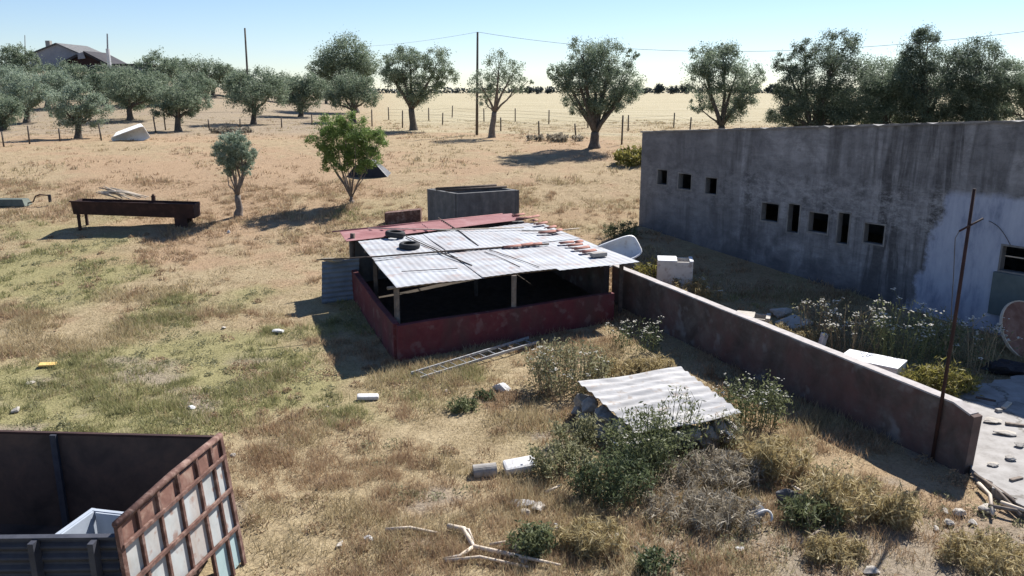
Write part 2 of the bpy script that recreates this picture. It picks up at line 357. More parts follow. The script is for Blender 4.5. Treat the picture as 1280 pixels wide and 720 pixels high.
# ------------------------------------------------------------------ long concrete building
BA = Vector((5.40, 34.05, 0)); BD = Vector((.588, -.809, 0)).normalized(); BN = Vector((-BD.y, BD.x, 0))   # BN points away from the camera
BASE = -.3
def bs(px, py):
    p = plane(px, py, BA, BN); return (p - BA).dot(BD), p.z
bld = thing('farm_building', 'long streaked concrete farm building with small square window holes', 'building', BA)
holes = [(822, 213, 834, 230), (848, 218, 864, 236), (882, 223, 896, 242), (952, 255, 973, 276), (985, 256, 999, 290), (1011, 267, 1035, 290),
         (1047, 267, 1061, 304), (1080, 281, 1105, 304), (1251, 311, 1300, 341)]
hr = []
for x0, y0, x1, y1 in holes:
    s0, h0 = bs(x0, (y0 + y1) / 2); s1, _ = bs(x1, (y0 + y1) / 2); xm = (x0 + x1) / 2; _, ht = bs(xm, y0); _, hb = bs(xm, y1)
    hr.append((s0 - .05, s1 + .05, hb - .07, ht + .07))
SE = 19.0
tl = bs(805, 166)[1]; s_r, tr = bs(1280, 153)
def top(s): return tl + (tr - tl) * s / s_r
BTH = .24
def wall_with_holes(name, s0, s1, zb, topf, hs, m):
    mb = MB(); cs = sorted({s0, s1} | {q for h in hs for q in h[:2] if s0 < q < s1} | {s0 + (s1 - s0) * k / 24 for k in range(25)})
    zs_ = sorted({q for h in hs for q in h[2:]})
    P = lambda s, z, d: (s, d, z)
    for a, b in zip(cs, cs[1:]):
        zc = [zb] + [z for z in zs_] + [None]
        for i in range(len(zc) - 1):
            lo, hi = zc[i], zc[i + 1]
            mid_s = (a + b) / 2
            if any(h[0] < mid_s < h[1] and hi is not None and lo >= h[2] - 1e-6 and hi <= h[3] + 1e-6 for h in hs): continue
            A, B = (topf(a), topf(b)) if hi is None else (hi, hi)
            for d, fl in ((0, 0), (BTH, 1)):
                q = [P(a, lo, d), P(b, lo, d), P(b, B, d), P(a, A, d)]; mb.add(q, [(0, 1, 2, 3) if not fl else (3, 2, 1, 0)])
        mb.add([P(a, topf(a), 0), P(b, topf(b), 0), P(b, topf(b), BTH), P(a, topf(a), BTH)], [(0, 1, 2, 3)])
    for s in (s0, s1): mb.add([P(s, zb, 0), P(s, zb, BTH), P(s, topf(s), BTH), P(s, topf(s), 0)], [(0, 1, 2, 3) if s == s1 else (3, 2, 1, 0)])
    return mb
def wallmat():
    m, n, l, b = nt('stained_building_render')
    co = n.new('ShaderNodeTexCoord').outputs['Object']; sp = n.new('ShaderNodeSeparateXYZ'); l.new(co, sp.inputs[0])
    t = noise(n, l, co, 1.1, 8, .7, .4); r = ramp(n, [(.3, (.095, .095, .10)), (.5, (.195, .193, .20)), (.68, (.33, .327, .335))]); l.new(t.outputs[0], r.inputs[0]); c = r.outputs[0]
    # chalky band of exposed block courses
    br = n.new('ShaderNodeTexBrick'); br.inputs['Scale'].default_value = 1.; br.inputs['Brick Width'].default_value = .42; br.inputs['Row Height'].default_value = .2; br.inputs['Mortar Size'].default_value = .018
    br.inputs['Color1'].default_value = (.22, .217, .22, 1); br.inputs['Color2'].default_value = (.29, .285, .285, 1); br.inputs['Mortar'].default_value = (.19, .186, .188, 1)
    l.new(mapping(n, l, co, (1, 1, 1)), br.inputs['Vector'])
    xz = n.new('ShaderNodeCombineXYZ'); l.new(sp.outputs[0], xz.inputs[0]); l.new(sp.outputs[2], xz.inputs[1]); l.new(xz.outputs[0], br.inputs['Vector'])
    tb = noise(n, l, mapping(n, l, co, (.35, 1, 1.1)), 1., 6, .75, .5); q = ramp(n, [(.48, (0, 0, 0)), (.66, (.6, .6, .6))]); l.new(tb.outputs[0], q.inputs[0])
    c = mixc(n, l, q.outputs[0], c, br.outputs[0])
    # run-off streaks, only in places, and flaking patches
    gate = noise(n, l, mapping(n, l, co, (.5, 1, .16), (3, 0, 5)), 1., 3, .5); gr = ramp(n, [(.46, (.12, .12, .12)), (.62, (1, 1, 1))]); l.new(gate.outputs[0], gr.inputs[0])
    def band(out, a, b, w):
        m1 = n.new('ShaderNodeMapRange'); m1.inputs[1].default_value = a - w; m1.inputs[2].default_value = a; l.new(out, m1.inputs[0])
        m2 = n.new('ShaderNodeMapRange'); m2.inputs[1].default_value = b; m2.inputs[2].default_value = b + w; m2.inputs[3].default_value = 1; m2.inputs[4].default_value = 0; l.new(out, m2.inputs[0])
        mu = n.new('ShaderNodeMath'); mu.operation = 'MULTIPLY'; l.new(m1.outputs[0], mu.inputs[0]); l.new(m2.outputs[0], mu.inputs[1]); return mu.outputs[0]
    rgt = band(sp.outputs[0], bs(1105, 240)[0], bs(1190, 240)[0], .8)
    zb2 = bs(1030, 262)[1]; mid = band(sp.outputs[2], zb2 - .2, zb2 + .75, .5)
    s = noise(n, l, mapping(n, l, co, (2.1, 1, .16)), 1., 6, .7, .5); q = ramp(n, [(.43, (0, 0, 0)), (.60, (.85, .85, .85))]); l.new(s.outputs[0], q.inputs[0])
    gm_ = mixc(n, l, 1., q.outputs[0], mixc(n, l, 1., gr.outputs[0], rgt, 'ADD'), 'MULTIPLY'); c = mixc(n, l, gm_, c, (.07, .068, .07))
    s2 = noise(n, l, mapping(n, l, co, (2.2, 1, 3.6), (7, 0, 0)), 1., 9, .82, .25); q = ramp(n, [(.44, (0, 0, 0)), (.60, (.85, .85, .85))]); l.new(s2.outputs[0], q.inputs[0])
    mk = mixc(n, l, 1., q.outputs[0], mixc(n, l, mid, (.22, .22, .22), (1., 1., 1.)), 'MULTIPLY'); c = mixc(n, l, mk, c, mixc(n, l, .35, (.36, .36, .365), br.outputs[0]))
    s3 = noise(n, l, mapping(n, l, co, (1.4, 1, 3.4), (1, 0, 9)), 1., 9, .85, .2); q = ramp(n, [(.50, (0, 0, 0)), (.64, (.6, .6, .6))]); l.new(s3.outputs[0], q.inputs[0])
    c = mixc(n, l, q.outputs[0], c, (.10, .098, .10))
    # damp, dirty foot of the wall and old repair of the left bay
    dm = n.new('ShaderNodeMath'); dm.operation = 'MULTIPLY_ADD'; l.new(t.outputs[0], dm.inputs[0]); dm.inputs[1].default_value = 2.6; l.new(sp.outputs[2], dm.inputs[2])
    mr = n.new('ShaderNodeMapRange'); mr.inputs[1].default_value = 1.7; mr.inputs[2].default_value = 3.2; mr.inputs[3].default_value = .75; mr.inputs[4].default_value = 0; l.new(dm.outputs[0], mr.inputs[0])
    c = mixc(n, l, mr.outputs[0], c, (.085, .088, .095))
    bay = n.new('ShaderNodeMapRange'); bs0 = bs(924, 250)[0]; bay.inputs[1].default_value = bs0 - .03; bay.inputs[2].default_value = bs0 + .03; bay.inputs[3].default_value = .38; bay.inputs[4].default_value = 0; l.new(sp.outputs[0], bay.inputs[0])
    c = mixc(n, l, bay.outputs[0], c, (.11, .107, .108))
    # whitewashed area at the right, ragged edge
    sA, zA = bs(1187, 240)
    e = noise(n, l, co, 1.6, 6, .7)
    def edge(out, ref, sign, width, amp):
        k = n.new('ShaderNodeMath'); k.operation = 'MULTIPLY_ADD'; l.new(e.outputs[0], k.inputs[0]); k.inputs[1].default_value = amp; l.new(out, k.inputs[2])
        mr = n.new('ShaderNodeMapRange'); mr.inputs[1].default_value = ref + amp * .5 - width * sign; mr.inputs[2].default_value = ref + amp * .5 + width * sign; l.new(k.outputs[0], mr.inputs[0]); return mr.outputs[0]
    lean = n.new('ShaderNodeMath'); lean.operation = 'MULTIPLY_ADD'; l.new(sp.outputs[2], lean.inputs[0]); lean.inputs[1].default_value = -.22; l.new(sp.outputs[0], lean.inputs[2])
    mm = n.new('ShaderNodeMath'); mm.operation = 'MULTIPLY'; l.new(edge(lean.outputs[0], sA - .22 * zA, 1, .10, 1.1), mm.inputs[0]); l.new(edge(sp.outputs[2], zA, -1, .10, .5), mm.inputs[1])
    wv = noise(n, l, mapping(n, l, co, (1.6, 1, .5)), 1., 6, .7); wr = ramp(n, [(.3, (.15, .18, .25)), (.48, (.32, .35, .43)), (.75, (.44, .47, .54))]); l.new(wv.outputs[0], wr.inputs[0])
    c = mixc(n, l, mm.outputs[0], c, wr.outputs[0])
    l.new(c, b.inputs['Base Color']); b.inputs['Roughness'].default_value = .92; b.inputs['Specular IOR Level'].default_value = .15
    bump(n, l, b, t.outputs[0], .5, .03); return m
def place_b(o):                                                     # local x along the front, y away, z up
    o.matrix_parent_inverse = Matrix.Identity(4); o.rotation_euler = (0, 0, math.atan2(BD.y, BD.x)); return o
WM = wallmat()
place_b(wall_with_holes('front_wall', 0, SE, BASE, top, hr, WM).build('front_wall', WM, bld, origin=(0, 0, 0)))
DEP = 7.0; drop = 1.5
def wside(name, s):
    mb = MB(); a, b = s, s + .22
    P = lambda z0, z1: ([(a, BTH + .003, BASE), (b, BTH + .003, BASE), (b, DEP, BASE), (a, DEP, BASE)], [(a, BTH + .003, z0), (b, BTH + .003, z0), (b, DEP, z1), (a, DEP, z1)])
    lo, hi = P(top(s) - .12, top(s) - drop); mb.hexa(lo, hi); place_b(mb.build(name, M['concrete'], bld, origin=(0, 0, 0)))
wside('side_wall', 0); wside('side_wall', SE - .22)
mb = MB(); mb.hexa([(0, DEP + .003, BASE), (SE, DEP + .003, BASE), (SE, DEP + .2, BASE), (0, DEP + .2, BASE)], [(0, DEP + .003, top(0) - drop), (SE, DEP + .003, top(SE) - drop), (SE, DEP + .2, top(SE) - drop), (0, DEP + .2, top(0) - drop)]); place_b(mb.build('back_wall', M['concrete'], bld, origin=(0, 0, 0)))
mb = MB(); V = []; F = []; r = random.Random(9); nseg = 90
for i in range(nseg + 1):
    q_ = -.06 + (SE + .06) * i / nseg; j = r.uniform(-.018, .012); k_ = r.uniform(-.02, .01) - (.05 if r.random() < .08 else 0)
    V += [(q_, -.05 + j, top(q_) + .004), (q_, .35, top(q_) + .004), (q_, .35, top(q_) + .06), (q_, -.05 + j, top(q_) + .075 + k_)]
for i in range(nseg):
    for k in range(4): k2 = (k + 1) % 4; F.append((4 * i + k, 4 * i + 4 + k, 4 * i + 4 + k2, 4 * i + k2))
F += [(0, 1, 2, 3), (4 * nseg + 3, 4 * nseg + 2, 4 * nseg + 1, 4 * nseg)]; mb.add(V, F)
place_b(mb.build('coping', M['concrete'], bld, origin=(0, 0, 0)))
mb = MB(); corr(mb, (-.2, .36, top(0) + .02), (SE, .36, top(SE) + .02), (SE, DEP + .5, top(SE) - drop - .02), (-.2, DEP + .5, top(0) - drop - .02), 60, .03, .012, 4)
place_b(mb.build('roof', M['galv'], bld, origin=(0, 0, 0)))
for s0, s1, zb, zt in hr:                                           # concrete lining of each opening
    mb = MB(); w = .05; d0, d1 = -.015, BTH + .02
    mb.box(((s0 + s1) / 2, (d0 + d1) / 2, zb + w / 2 + .002), (s1 - s0 - .004, d1 - d0, w)).box(((s0 + s1) / 2, (d0 + d1) / 2, zt - w / 2 - .002), (s1 - s0 - .004, d1 - d0, w))
    for s in (s0 + w / 2 + .002, s1 - w / 2 - .002): mb.box((s, (d0 + d1) / 2, (zb + zt) / 2), (w, d1 - d0 - .006, zt - zb - 2 * w - .008))
    place_b(mb.build('window', M['concrete'], bld, origin=(0, 0, 0)))
s0, s1, zb, zt = hr[-1]
a0 = bs(1243, 342); a1 = bs(1243, 388)
mb = MB(); mb.box(((a0[0] + s1 + .4) / 2, -.05, (a1[1] + zb) / 2 - .05), (s1 + .4 - a0[0], .09, zb - a1[1] + .1)); place_b(mb.build('hatch_board', M['teal'], bld, bevel=.01, origin=(0, 0, 0)))
mb = MB(); mb.box(((s0 + s1) / 2, BTH - .02, zb + (zt - zb) * .55), (s1 - s0, .03, .03)); place_b(mb.build('window_bar', M['bleached'], bld, origin=(0, 0, 0)))

# ------------------------------------------------------------------ low dividing wall
W0 = Vector((8.6, 13.85, 0)); W1 = Vector((3.3, 25.2, 0)); WD = (W1 - W0).normalized(); WNr = Vector((WD.y, -WD.x, 0))      # WNr points right
wlen = (W1 - W0).length
dw = thing('dividing_wall', 'long low cement wall with flaked reddish wash running from shed to foreground', 'wall', W0)
mb = MB(); r = random.Random(3); T = .22; N = 26
prof = []
for i in range(N + 1):
    p = W0 + WD * wlen * i / N; h = 1.27 + .30 * i / N + r.uniform(-.005, .005) - (.10 if i == 0 else 0)
    prof.append((p, h))
V = []; F = []
for i, (p, h) in enumerate(prof):
    lean = r.uniform(-.012, .012); sh = WD * 0
    for off, z in ((-T / 2, -.4), (T / 2, -.4), (T / 2 + lean, h), (-T / 2 + lean, h)):
        q = p + WNr * off; 
        if i == 0: q = q + WD * (.10 if z < 0 else r.uniform(-.02, .05))
        V.append((q.x, q.y, (z + gz(q.x, q.y) * 0 if z > 0 else gz(q.x, q.y) + z)))
for i in range(N):
    a = 4 * i
    for k in range(4):
        k2 = (k + 1) % 4; F.append((a + k, a + k2, a + 4 + k2, a + 4 + k))
F += [(3, 2, 1, 0), (4 * N, 4 * N + 1, 4 * N + 2, 4 * N + 3)]
mb.add(V, F); mb.build('wall_body', M['dividing'], dw)
mb = MB(); V = []; F = []
for i, (p, h) in enumerate(prof):
    for off, z in ((-T / 2 - .012, h + .003), (T / 2 + .012, h + .003), (T / 2 + .006, h + .03 + r.uniform(0, .008)), (-T / 2 - .006, h + .03 + r.uniform(0, .008))):
        q = p + WNr * off + (WD * .12 if i == 0 else WD * 0); V.append((q.x, q.y, z))
F = []
for i in range(N):
    a = 4 * i
    for k in range(4):
        k2 = (k + 1) % 4; F.append((a + k, a + k2, a + 4 + k2, a + 4 + k))
F += [(3, 2, 1, 0), (4 * N, 4 * N + 1, 4 * N + 2, 4 * N + 3)]
mb.add(V, F).build('coping', M['coping'], dw)

# rusty upright with crossbar and hanging cable, against the near face of the wall
pb = Vector((8.14, 14.42, 0)); pt = Yp(1218, 236, 14.42)
po = thing('rusty_pole', 'tall thin rusty pole with a short crossbar against the low wall', 'pole', pb)
MB().tube([pb, lerp(pb, pt, .5) + Vector((.02, 0, 0)), pt], [.036, .034, .03], 8).build('post', M['darkrust'], po, smooth=True)
ca = Yp(1199, 289, 14.36); cb = Yp(1229, 273, 14.36); MB().tube([ca, cb], .02, 6).build('crossbar', M['darkrust'], po, smooth=True)
mb = MB(); pts = [ca] + [Yp(x, y, 14.36) for x, y in ((1194, 298), (1193, 320), (1192, 345), (1190, 375), (1189, 400))]; mb.tube(pts, .008, 5).build('cable', M['wire'], po, smooth=True)
mb = MB(); a, b = bs(1237, 276), bs(1264, 306)
pts = [BA + BD * (a[0] + (b[0] - a[0]) * t) - BN * .05 + Vector((0, 0, a[1] + (b[1] - a[1]) * t + .12 * math.sin(math.pi * t))) for t in np.linspace(0, 1, 8)]
mb.tube(pts, .01, 5).build('loose_wire', M['wire'], bld, smooth=True)

# ------------------------------------------------------------------ shed
FL = Vector((-3.06, 20.71, 2.0)); FR = Vector((3.50, 24.02, 2.05)); BL = Vector((-5.38, 26.8, 2.3)); BR = Vector((.30, 30.3, 2.36))
shed = thing('animal_shed', 'low red walled animal shed under a patched sheet metal roof', 'shed', ground(lerp(FL, BR, .5)))
def R(u, v, dz=0): return lerp(lerp(FL, FR, u), lerp(BL, BR, u), v) + Vector((0, 0, dz))
Rn = (FR - FL).cross(BL - FL).normalized()
def onroof(px, py, dz=0.): return plane(px, py, FL, Rn) + Vector((0, 0, dz))
def wallseg(name, a, b, h0, h1, m, t=.16, sub=8, seed=0):
    a, b = Vector(a), Vector(b); d = (b - a).normalized(); nn = Vector((-d.y, d.x, 0)) * t / 2; mb = MB(); r = random.Random(seed); V = []; F = []
    for i in range(sub + 1):
        p = lerp(a, b, i / sub); h = h0 + (h1 - h0) * i / sub + r.uniform(-.015, .015)
        for s, z in ((-1, -.3), (1, -.3), (1, h), (-1, h)): q = p + nn * s; V.append((q.x, q.y, gz(q.x, q.y) + z))
    for i in range(sub):
        for k in range(4): k2 = (k + 1) % 4; F.append((4 * i + k, 4 * i + k2, 4 * i + 4 + k2, 4 * i + 4 + k))
    F += [(3, 2, 1, 0), (4 * sub, 4 * sub + 1, 4 * sub + 2, 4 * sub + 3)]
    return mb.add(V, F).build(name, m, shed)
cFL = Vector((-3.0, 20.2, 0)); cFR = Vector((3.02, 23.45, 0)); cBL = Vector((-5.55, 26.6, 0)); cBR = Vector((.3, 30.5, 0))
wallseg('front_wall', cFL, cFR, 1.0, .88, M['red_wall'], seed=1)
dl = (cBL - cFL).normalized(); wallseg('left_wall', cFL + dl * .085, cBL, 1.0, .95, M['red_wall'], seed=2)
dr = Vector((.42, 30.05, 0)); wallseg('right_wall', Vector((3.0, 24.95, 0)), dr, 1.56, 1.28, M['dividing'], .2, seed=3)
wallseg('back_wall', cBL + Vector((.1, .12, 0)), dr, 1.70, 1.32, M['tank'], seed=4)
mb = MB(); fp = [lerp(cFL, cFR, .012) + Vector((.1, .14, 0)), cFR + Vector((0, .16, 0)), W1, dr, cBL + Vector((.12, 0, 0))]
mb.add([(q.x, q.y, gz(q.x, q.y) + (.09)) for q in fp] , [(0, 1, 2, 3, 4)]); mb.build('shade_dung_floor', nmat('shade_dark_dung', [(.3, (.03, .024, .018)), (.7, (.075, .06, .045))], 4, .95, .5), shed)  # dark dung sheet added so the shaded shed interior reads black
def post(px, py, z, name='post', rr=.07, m='wood', lo=None):
    p = Zp(px, py, z); g = lo if lo is not None else gz(p.x, p.y); a = Vector((p.x, p.y, g))
    MB().beam(a, Vector((p.x + .01, p.y, z)), rr * 2, rr * 2, (0, 1, 0)).build(name, M[m], shed, bevel=.012)
post(495, 357, 1.96, lo=.0); post(642, 344, 1.99)
for u, v in ((.985, .02), (.02, .52), (.98, .5), (.5, .98), (.5, .5)):
    p = R(u, v); MB().beam((p.x, p.y, gz(p.x, p.y)), (p.x, p.y, p.z - .06), .12, .12, (0, 1, 0)).build('post', M['darkwood'], shed)
p = Zp(443, 300, 2.28) ; MB().tube([(p.x - .12, p.y, gz(p.x, p.y)), (p.x - .1, p.y, 1.6), (p.x - .04, p.y - .05, 2.5)], [.09, .085, .08], 8).build('post', M['darkwood'], shed, smooth=True)
for v in (.015, .33, .66, .985):                                     # beams under the sheets
    a, b = R(-.03 if v < .02 else 0.0, v, -.075), R(1.0, v, -.075); MB().tube([a, lerp(a, b, .5), b], .045, 7).build('roof_beam', M['wood'], shed, smooth=True)
# sheets: three rows across, each lapping over the one below
cuts = [0, .36, .39, .72, .75, 1.0]
rr_ = random.Random(5)
spans = [(-.005, .34), (.33, .655), (.645, 1.012)]
for k, (u0, u1) in enumerate(spans):
    for j, (v0, v1) in enumerate(((-.035, .42), (.40, .80))):
        dz = .02 + .018 * (k % 2) + .03 * j; f = (-.03 if k == 2 else 0) if j == 0 else 0
        A, B, C, D = R(u0, v0 + f, dz - .015), R(u1, v0 + f * 1.2, dz - .015), R(u1, v1, dz), R(u0, v1, dz)
        mb = MB(); corr(mb, A, B, C, D, 13, .0045, .006, 5, wob=.016, seed=k * 2 + j); mb.build('roof_sheet', M['roofsheet'], shed)
for k, (u0, u1) in enumerate([(-.06, .40), (.39, .96)]):
    A, B, C, D = R(u0, .80 + .03 * k, .085 + .01 * k), R(u1, .83 + .04 * k, .085 + .01 * k), R(u1, 1.03, .09 + .01 * k), R(u0 + .0, 1.03, .09 + .01 * k)
    mb = MB(); corr(mb, A, D, C, B, 7, .022, .008, 6, wob=.01, seed=9 + k); o = mb.build('roof_sheet', M['redsheet'], shed); tag(o, 'faded red roof sheet along the back edge')
mb = MB(); a = R(-.10, 1.02, .13); b = R(.9, 1.03, .13); mb.tube([a, b], .025, 6).build('edge_pole', M['redsheet'], shed, smooth=True)

# things lying on the roof
def lathe(mb, prof, n, c, Rm=Matrix.Identity(3), closed=True):
    V = []; F = []; k = len(prof)
    for i in range(n):
        t = 2 * math.pi * i / n
        for r_, z in prof: V.append(Rm @ Vector((r_ * math.cos(t), r_ * math.sin(t), z)) + Vector(c))
    for i in range(n):
        for j in range(k if closed else k - 1):
            j2 = (j + 1) % k; i2 = (i + 1) % n; F.append((i * k + j, i2 * k + j, i2 * k + j2, i * k + j2))
    mb.add(V, F)
tp = [(.175, .02), (.21, .0), (.27, -.005), (.31, .02), (.33, .06), (.33, .12), (.31, .16), (.27, .185), (.21, .18), (.175, .16), (.20, .14), (.27, .14), (.29, .09), (.27, .04), (.20, .04)]
Rt = Vector((0, 0, 1)).rotation_difference(Rn).to_matrix()
tc1 = onroof(512, 312, .04); tc0 = onroof(494, 299, .09)
mb = MB(); lathe(mb, tp, 28, tc1, Rt); o = mb.build('tyre', M['rubber'], smooth=True, origin=tc1); solo(o, 'old black tyre on the shed roof, nearer of the two', 'tyre', 'tyres on the shed roof')
o2 = o.copy(); COL.objects.link(o2); o2.location = tc0; o2.rotation_euler = (.02, .03, 1.); solo(o2, 'old black tyre on the shed roof, farther back beside the red sheets', 'tyre', 'tyres on the shed roof')
def rod(pts, rad, name, m, label, cat, group=None, n=6):
    mb = MB(); mb.tube(pts, rad, n); o = mb.build(name, M[m], smooth=True, origin=pts[0]); return solo(o, label, cat, group)
rod([onroof(396, 330, .12), onroof(470, 325, .10), onroof(560, 317, .08), onroof(686, 308, .08)], [.02, .026, .03, .032], 'pole', 'darkwood', 'long dark pole across the shed roof sticking out past its left edge', 'pole', 'poles on the shed roof')
rod([onroof(548, 277, .14), onroof(575, 293, .10), onroof(598, 310, .07)], [.02, .02, .016], 'pole', 'darkwood', 'thin dark pole running from the red sheets towards the roof middle', 'pole', 'poles on the shed roof')
rod([onroof(508, 299, .09), onroof(555, 320, .07), onroof(590, 334, .055)], [.018, .02, .018], 'pole', 'darkwood', 'thin dark pole on the roof pointing down from beside the tyres', 'pole', 'poles on the shed roof')
rod([onroof(514, 299, .08), onroof(572, 325, .06)], [.010, .010], 'iron_rod', 'darkrust', 'thin iron rod lying close beside the tyre pole on the roof', 'rod', 'rods on the shed roof')
rod([onroof(502, 342, .06), onroof(572, 338, .06)], [.010, .012], 'iron_rod', 'darkrust', 'thin iron rod lying near the front edge of the shed roof', 'rod', 'rods on the shed roof')
rod([onroof(606, 317, .06), onroof(632, 327, .055), onroof(650, 336, .055)], [.010, .010, .01], 'iron_rod', 'darkrust', 'bent iron rod on the roof, leftmost of the fan of thin rods', 'rod', 'rods on the shed roof')
rod([onroof(612, 315, .07), onroof(640, 324, .06), onroof(674, 336, .055)], [.012, .012, .01], 'iron_rod', 'darkrust', 'iron rod on the roof, rightmost of the fan of thin rods', 'rod', 'rods on the shed roof')
rod([onroof(460, 291, .16), onroof(560, 292, .13), onroof(655, 289, .13)], [.022, .025, .022], 'pole', 'bleached', 'pale pole lying along the front of the red roof sheets', 'pole', 'poles on the shed roof')
rod([onroof(652, 293, .13), onroof(690, 293, .12), onroof(724, 291, .16)], [.024, .024, .02], 'pole', 'bleached', 'pale pole jutting out over the right edge of the shed roof', 'pole', 'poles on the shed roof')
tl_ = [(648, 273, 20, 5), (655, 277, 24, -3), (668, 280, 10, 2), (664, 276, 30, 12), (676, 284, 22, 8), (688, 289, 20, 14), (684, 295, 25, -4), (697, 293, 16, 20),
       (640, 312, 24, -6), (655, 310, 26, 3), (668, 309, 20, -6), (708, 307, 20, -5), (718, 310, 22, -2), (726, 314, 24, 2), (735, 318, 22, 4), (722, 306, 14, 10)]
TLAB = ['lying flat at the back corner', 'second from the back corner', 'wedged between the back corner pieces', 'tilted across the back corner heap', 'in the middle of the right edge', 'beside the dark block at the right edge', 'propped against the pale pole', 'overhanging the right edge',
        'leftmost beside the long pole end', 'beside the long pole tip', 'just right of the long pole tip', 'leftmost of the stepped row', 'second of the stepped row', 'third of the stepped row', 'last of the stepped row', 'lying above the stepped row']
tile_me = None
for (px, py, ln, an), lb in zip(tl_, TLAB):
    p = onroof(px, py, .085 if py > 300 else .12)
    if tile_me is None:
        mb = MB(); V = []; F = []; n = 8
        for z in (0, .02):
            for x in (-.24, .24):
                for k in range(n + 1):
                    t = math.pi * k / n; w = .085 + (.012 if x > 0 else 0) - .001 * (z > 0); V.append((x, -math.cos(t) * (w - z), math.sin(t) * (.06 - z * .9)))
        st = n + 1
        for k in range(n): F += [(k, k + 1, st + k + 1, st + k), (2 * st + k + 1, 2 * st + k, 3 * st + k, 3 * st + k + 1), (k + 1, k, 2 * st + k, 2 * st + k + 1), (st + k, st + k + 1, 3 * st + k + 1, 3 * st + k)]
        F += [(0, st, 3 * st, 2 * st), (n, 2 * st + n, 3 * st + n, st + n)]
        o = mb.add(V, F).build('roof_tile', M['clay'], smooth=True); tile_me = o
    else:
        o = tile_me.copy(); COL.objects.link(o)
    o.location = p; o.scale = (ln / 20, 1.1, 1.); o.rotation_euler = (0, -.05, .42 + math.radians(an) * 1.5)
    solo(o, 'curved terracotta roof tile on the shed roof, ' + lb, 'roof tile', 'loose clay tiles on the shed roof')
mb = MB(); p = onroof(748, 322, .10); mb.box(p, (.5, .22, .12), .4); solo(mb.build('block', M['stone'], bevel=.02, origin=p), 'grey block holding down the front right corner of the roof', 'block')
mb = MB(); p = onroof(690, 292, .07); mb.box(p, (.26, .18, .10), .9); solo(mb.build('block', M['darkwood'], bevel=.015, origin=p), 'small dark wooden block among clay tiles at the right roof edge', 'block')

# corrugated sheet leaning at the left rear corner of the shed
a = G(402, 380); b = G(440, 378); h = 1.35
la = thing('leaning_sheet', 'blue grey corrugated sheets leaning on the rear left shed corner', 'metal sheet', a)
mb = MB(); up = Vector((.05, .15, h)); b = b + Vector((.15, .3, 0)); corr(mb, a + Vector((0, 0, -.05)), a + up, b + up + Vector((0, .05, 0)), b + Vector((0, 0, -.05)), 9, .022, .008, 6); mb.build('sheet', M['bluesheet'], la)
mb = MB(); mb.rock(a + Vector((.45, .25, 1.38)), (.5, .25, .10), 4, 2); mb.build('turf_lump', M['greystraw'], la)

# ladder on the ground in front of the shed
l0 = G(520, 474); l1 = G(667, 430); ld = (l1 - l0).normalized(); ls = Vector((-ld.y, ld.x, 0)).normalized() * .21
lad = thing('ladder', 'grey metal ladder lying on the ground along the red shed wall', 'ladder', l0)
for s in (-1, 1):
    a = ground(l0 + ls * s) + Vector((0, 0, .09)); b = ground(l1 + ls * s) + Vector((0, 0, .12)); MB().beam(a, b, .035, .07).build('rail', M['galv'], lad)
for k in range(12):
    c = lerp(l0, l1, (k + .6) / 12.2); a, b = (ground(c + ls * s * .93) + Vector((0, 0, .105)) for s in (-1, 1)); MB().tube([a, b], .016, 6).build('rung', M['galv'], lad, smooth=True)

# ------------------------------------------------------------------ concrete tank behind the shed
zt = 2.98; c0 = Yp(534, 243, 34.0); c1 = Yp(572, 249, 32.3); c2 = Yp(649, 247, 33.6); c3 = c0 + (c2 - c1)
tank = thing('water_tank', 'open square concrete tank behind the shed with poles across its rim', 'tank', ground(c1))
cs = [Vector((c.x, c.y, 0)) for c in (c0, c1, c2, c3)]
for i in range(4):
    a, b = cs[i], cs[(i + 1) % 4]; d = (b - a).normalized(); nn = Vector((-d.y, d.x, 0)) * .16
    mb = MB(); P = [a + d * .0, b - d * .163, b - d * .163 + nn, a + nn + d * 0]
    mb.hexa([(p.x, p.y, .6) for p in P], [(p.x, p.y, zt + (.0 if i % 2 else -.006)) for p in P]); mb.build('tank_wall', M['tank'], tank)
mb = MB(); ce = sum(cs, Vector()) / 4
for t, rr in ((.30, .055), (.62, .05)):
    a = lerp(cs[0], cs[1], t); b = lerp(cs[3], cs[2], t); mb = MB(); mb.tube([Vector((a.x, a.y, zt + .06)), Vector((b.x, b.y, zt + .06))], rr, 7)
    t_ = 'first' if t < .4 else 'second'; solo(mb.build('beam', M['darkwood'], smooth=True, origin=(a.x, a.y, zt)), 'dark wooden beam across the concrete tank, ' + ('farther back' if t < .4 else 'nearer the front'), 'beam', 'beams laid across the tank')
mb = MB(); mb.hexa([(p.x, p.y, 1.9) for p in [c + (ce - c) * .05 for c in cs]], [(p.x, p.y, 2.0) for p in [c + (ce - c) * .05 for c in cs]]); mb.build('tank_floor', M['tank'], tank)
p0 = G(481, 281); p1 = G(526, 280); hh = .62
mb = MB(); mb.hexa([p0, p1, p1 + Vector((.0, .5, 0)), p0 + Vector((0, .5, 0))], [p0 + Vector((0, 0, hh * .8)), p1 + Vector((0, 0, hh)), p1 + Vector((0, .5, hh)), p0 + Vector((0, .5, hh * .8))])
solo(mb.build('metal_bin', M['rust'], bevel=.02, origin=p0), 'low rusty brown metal bin standing left of the concrete tank', 'bin')

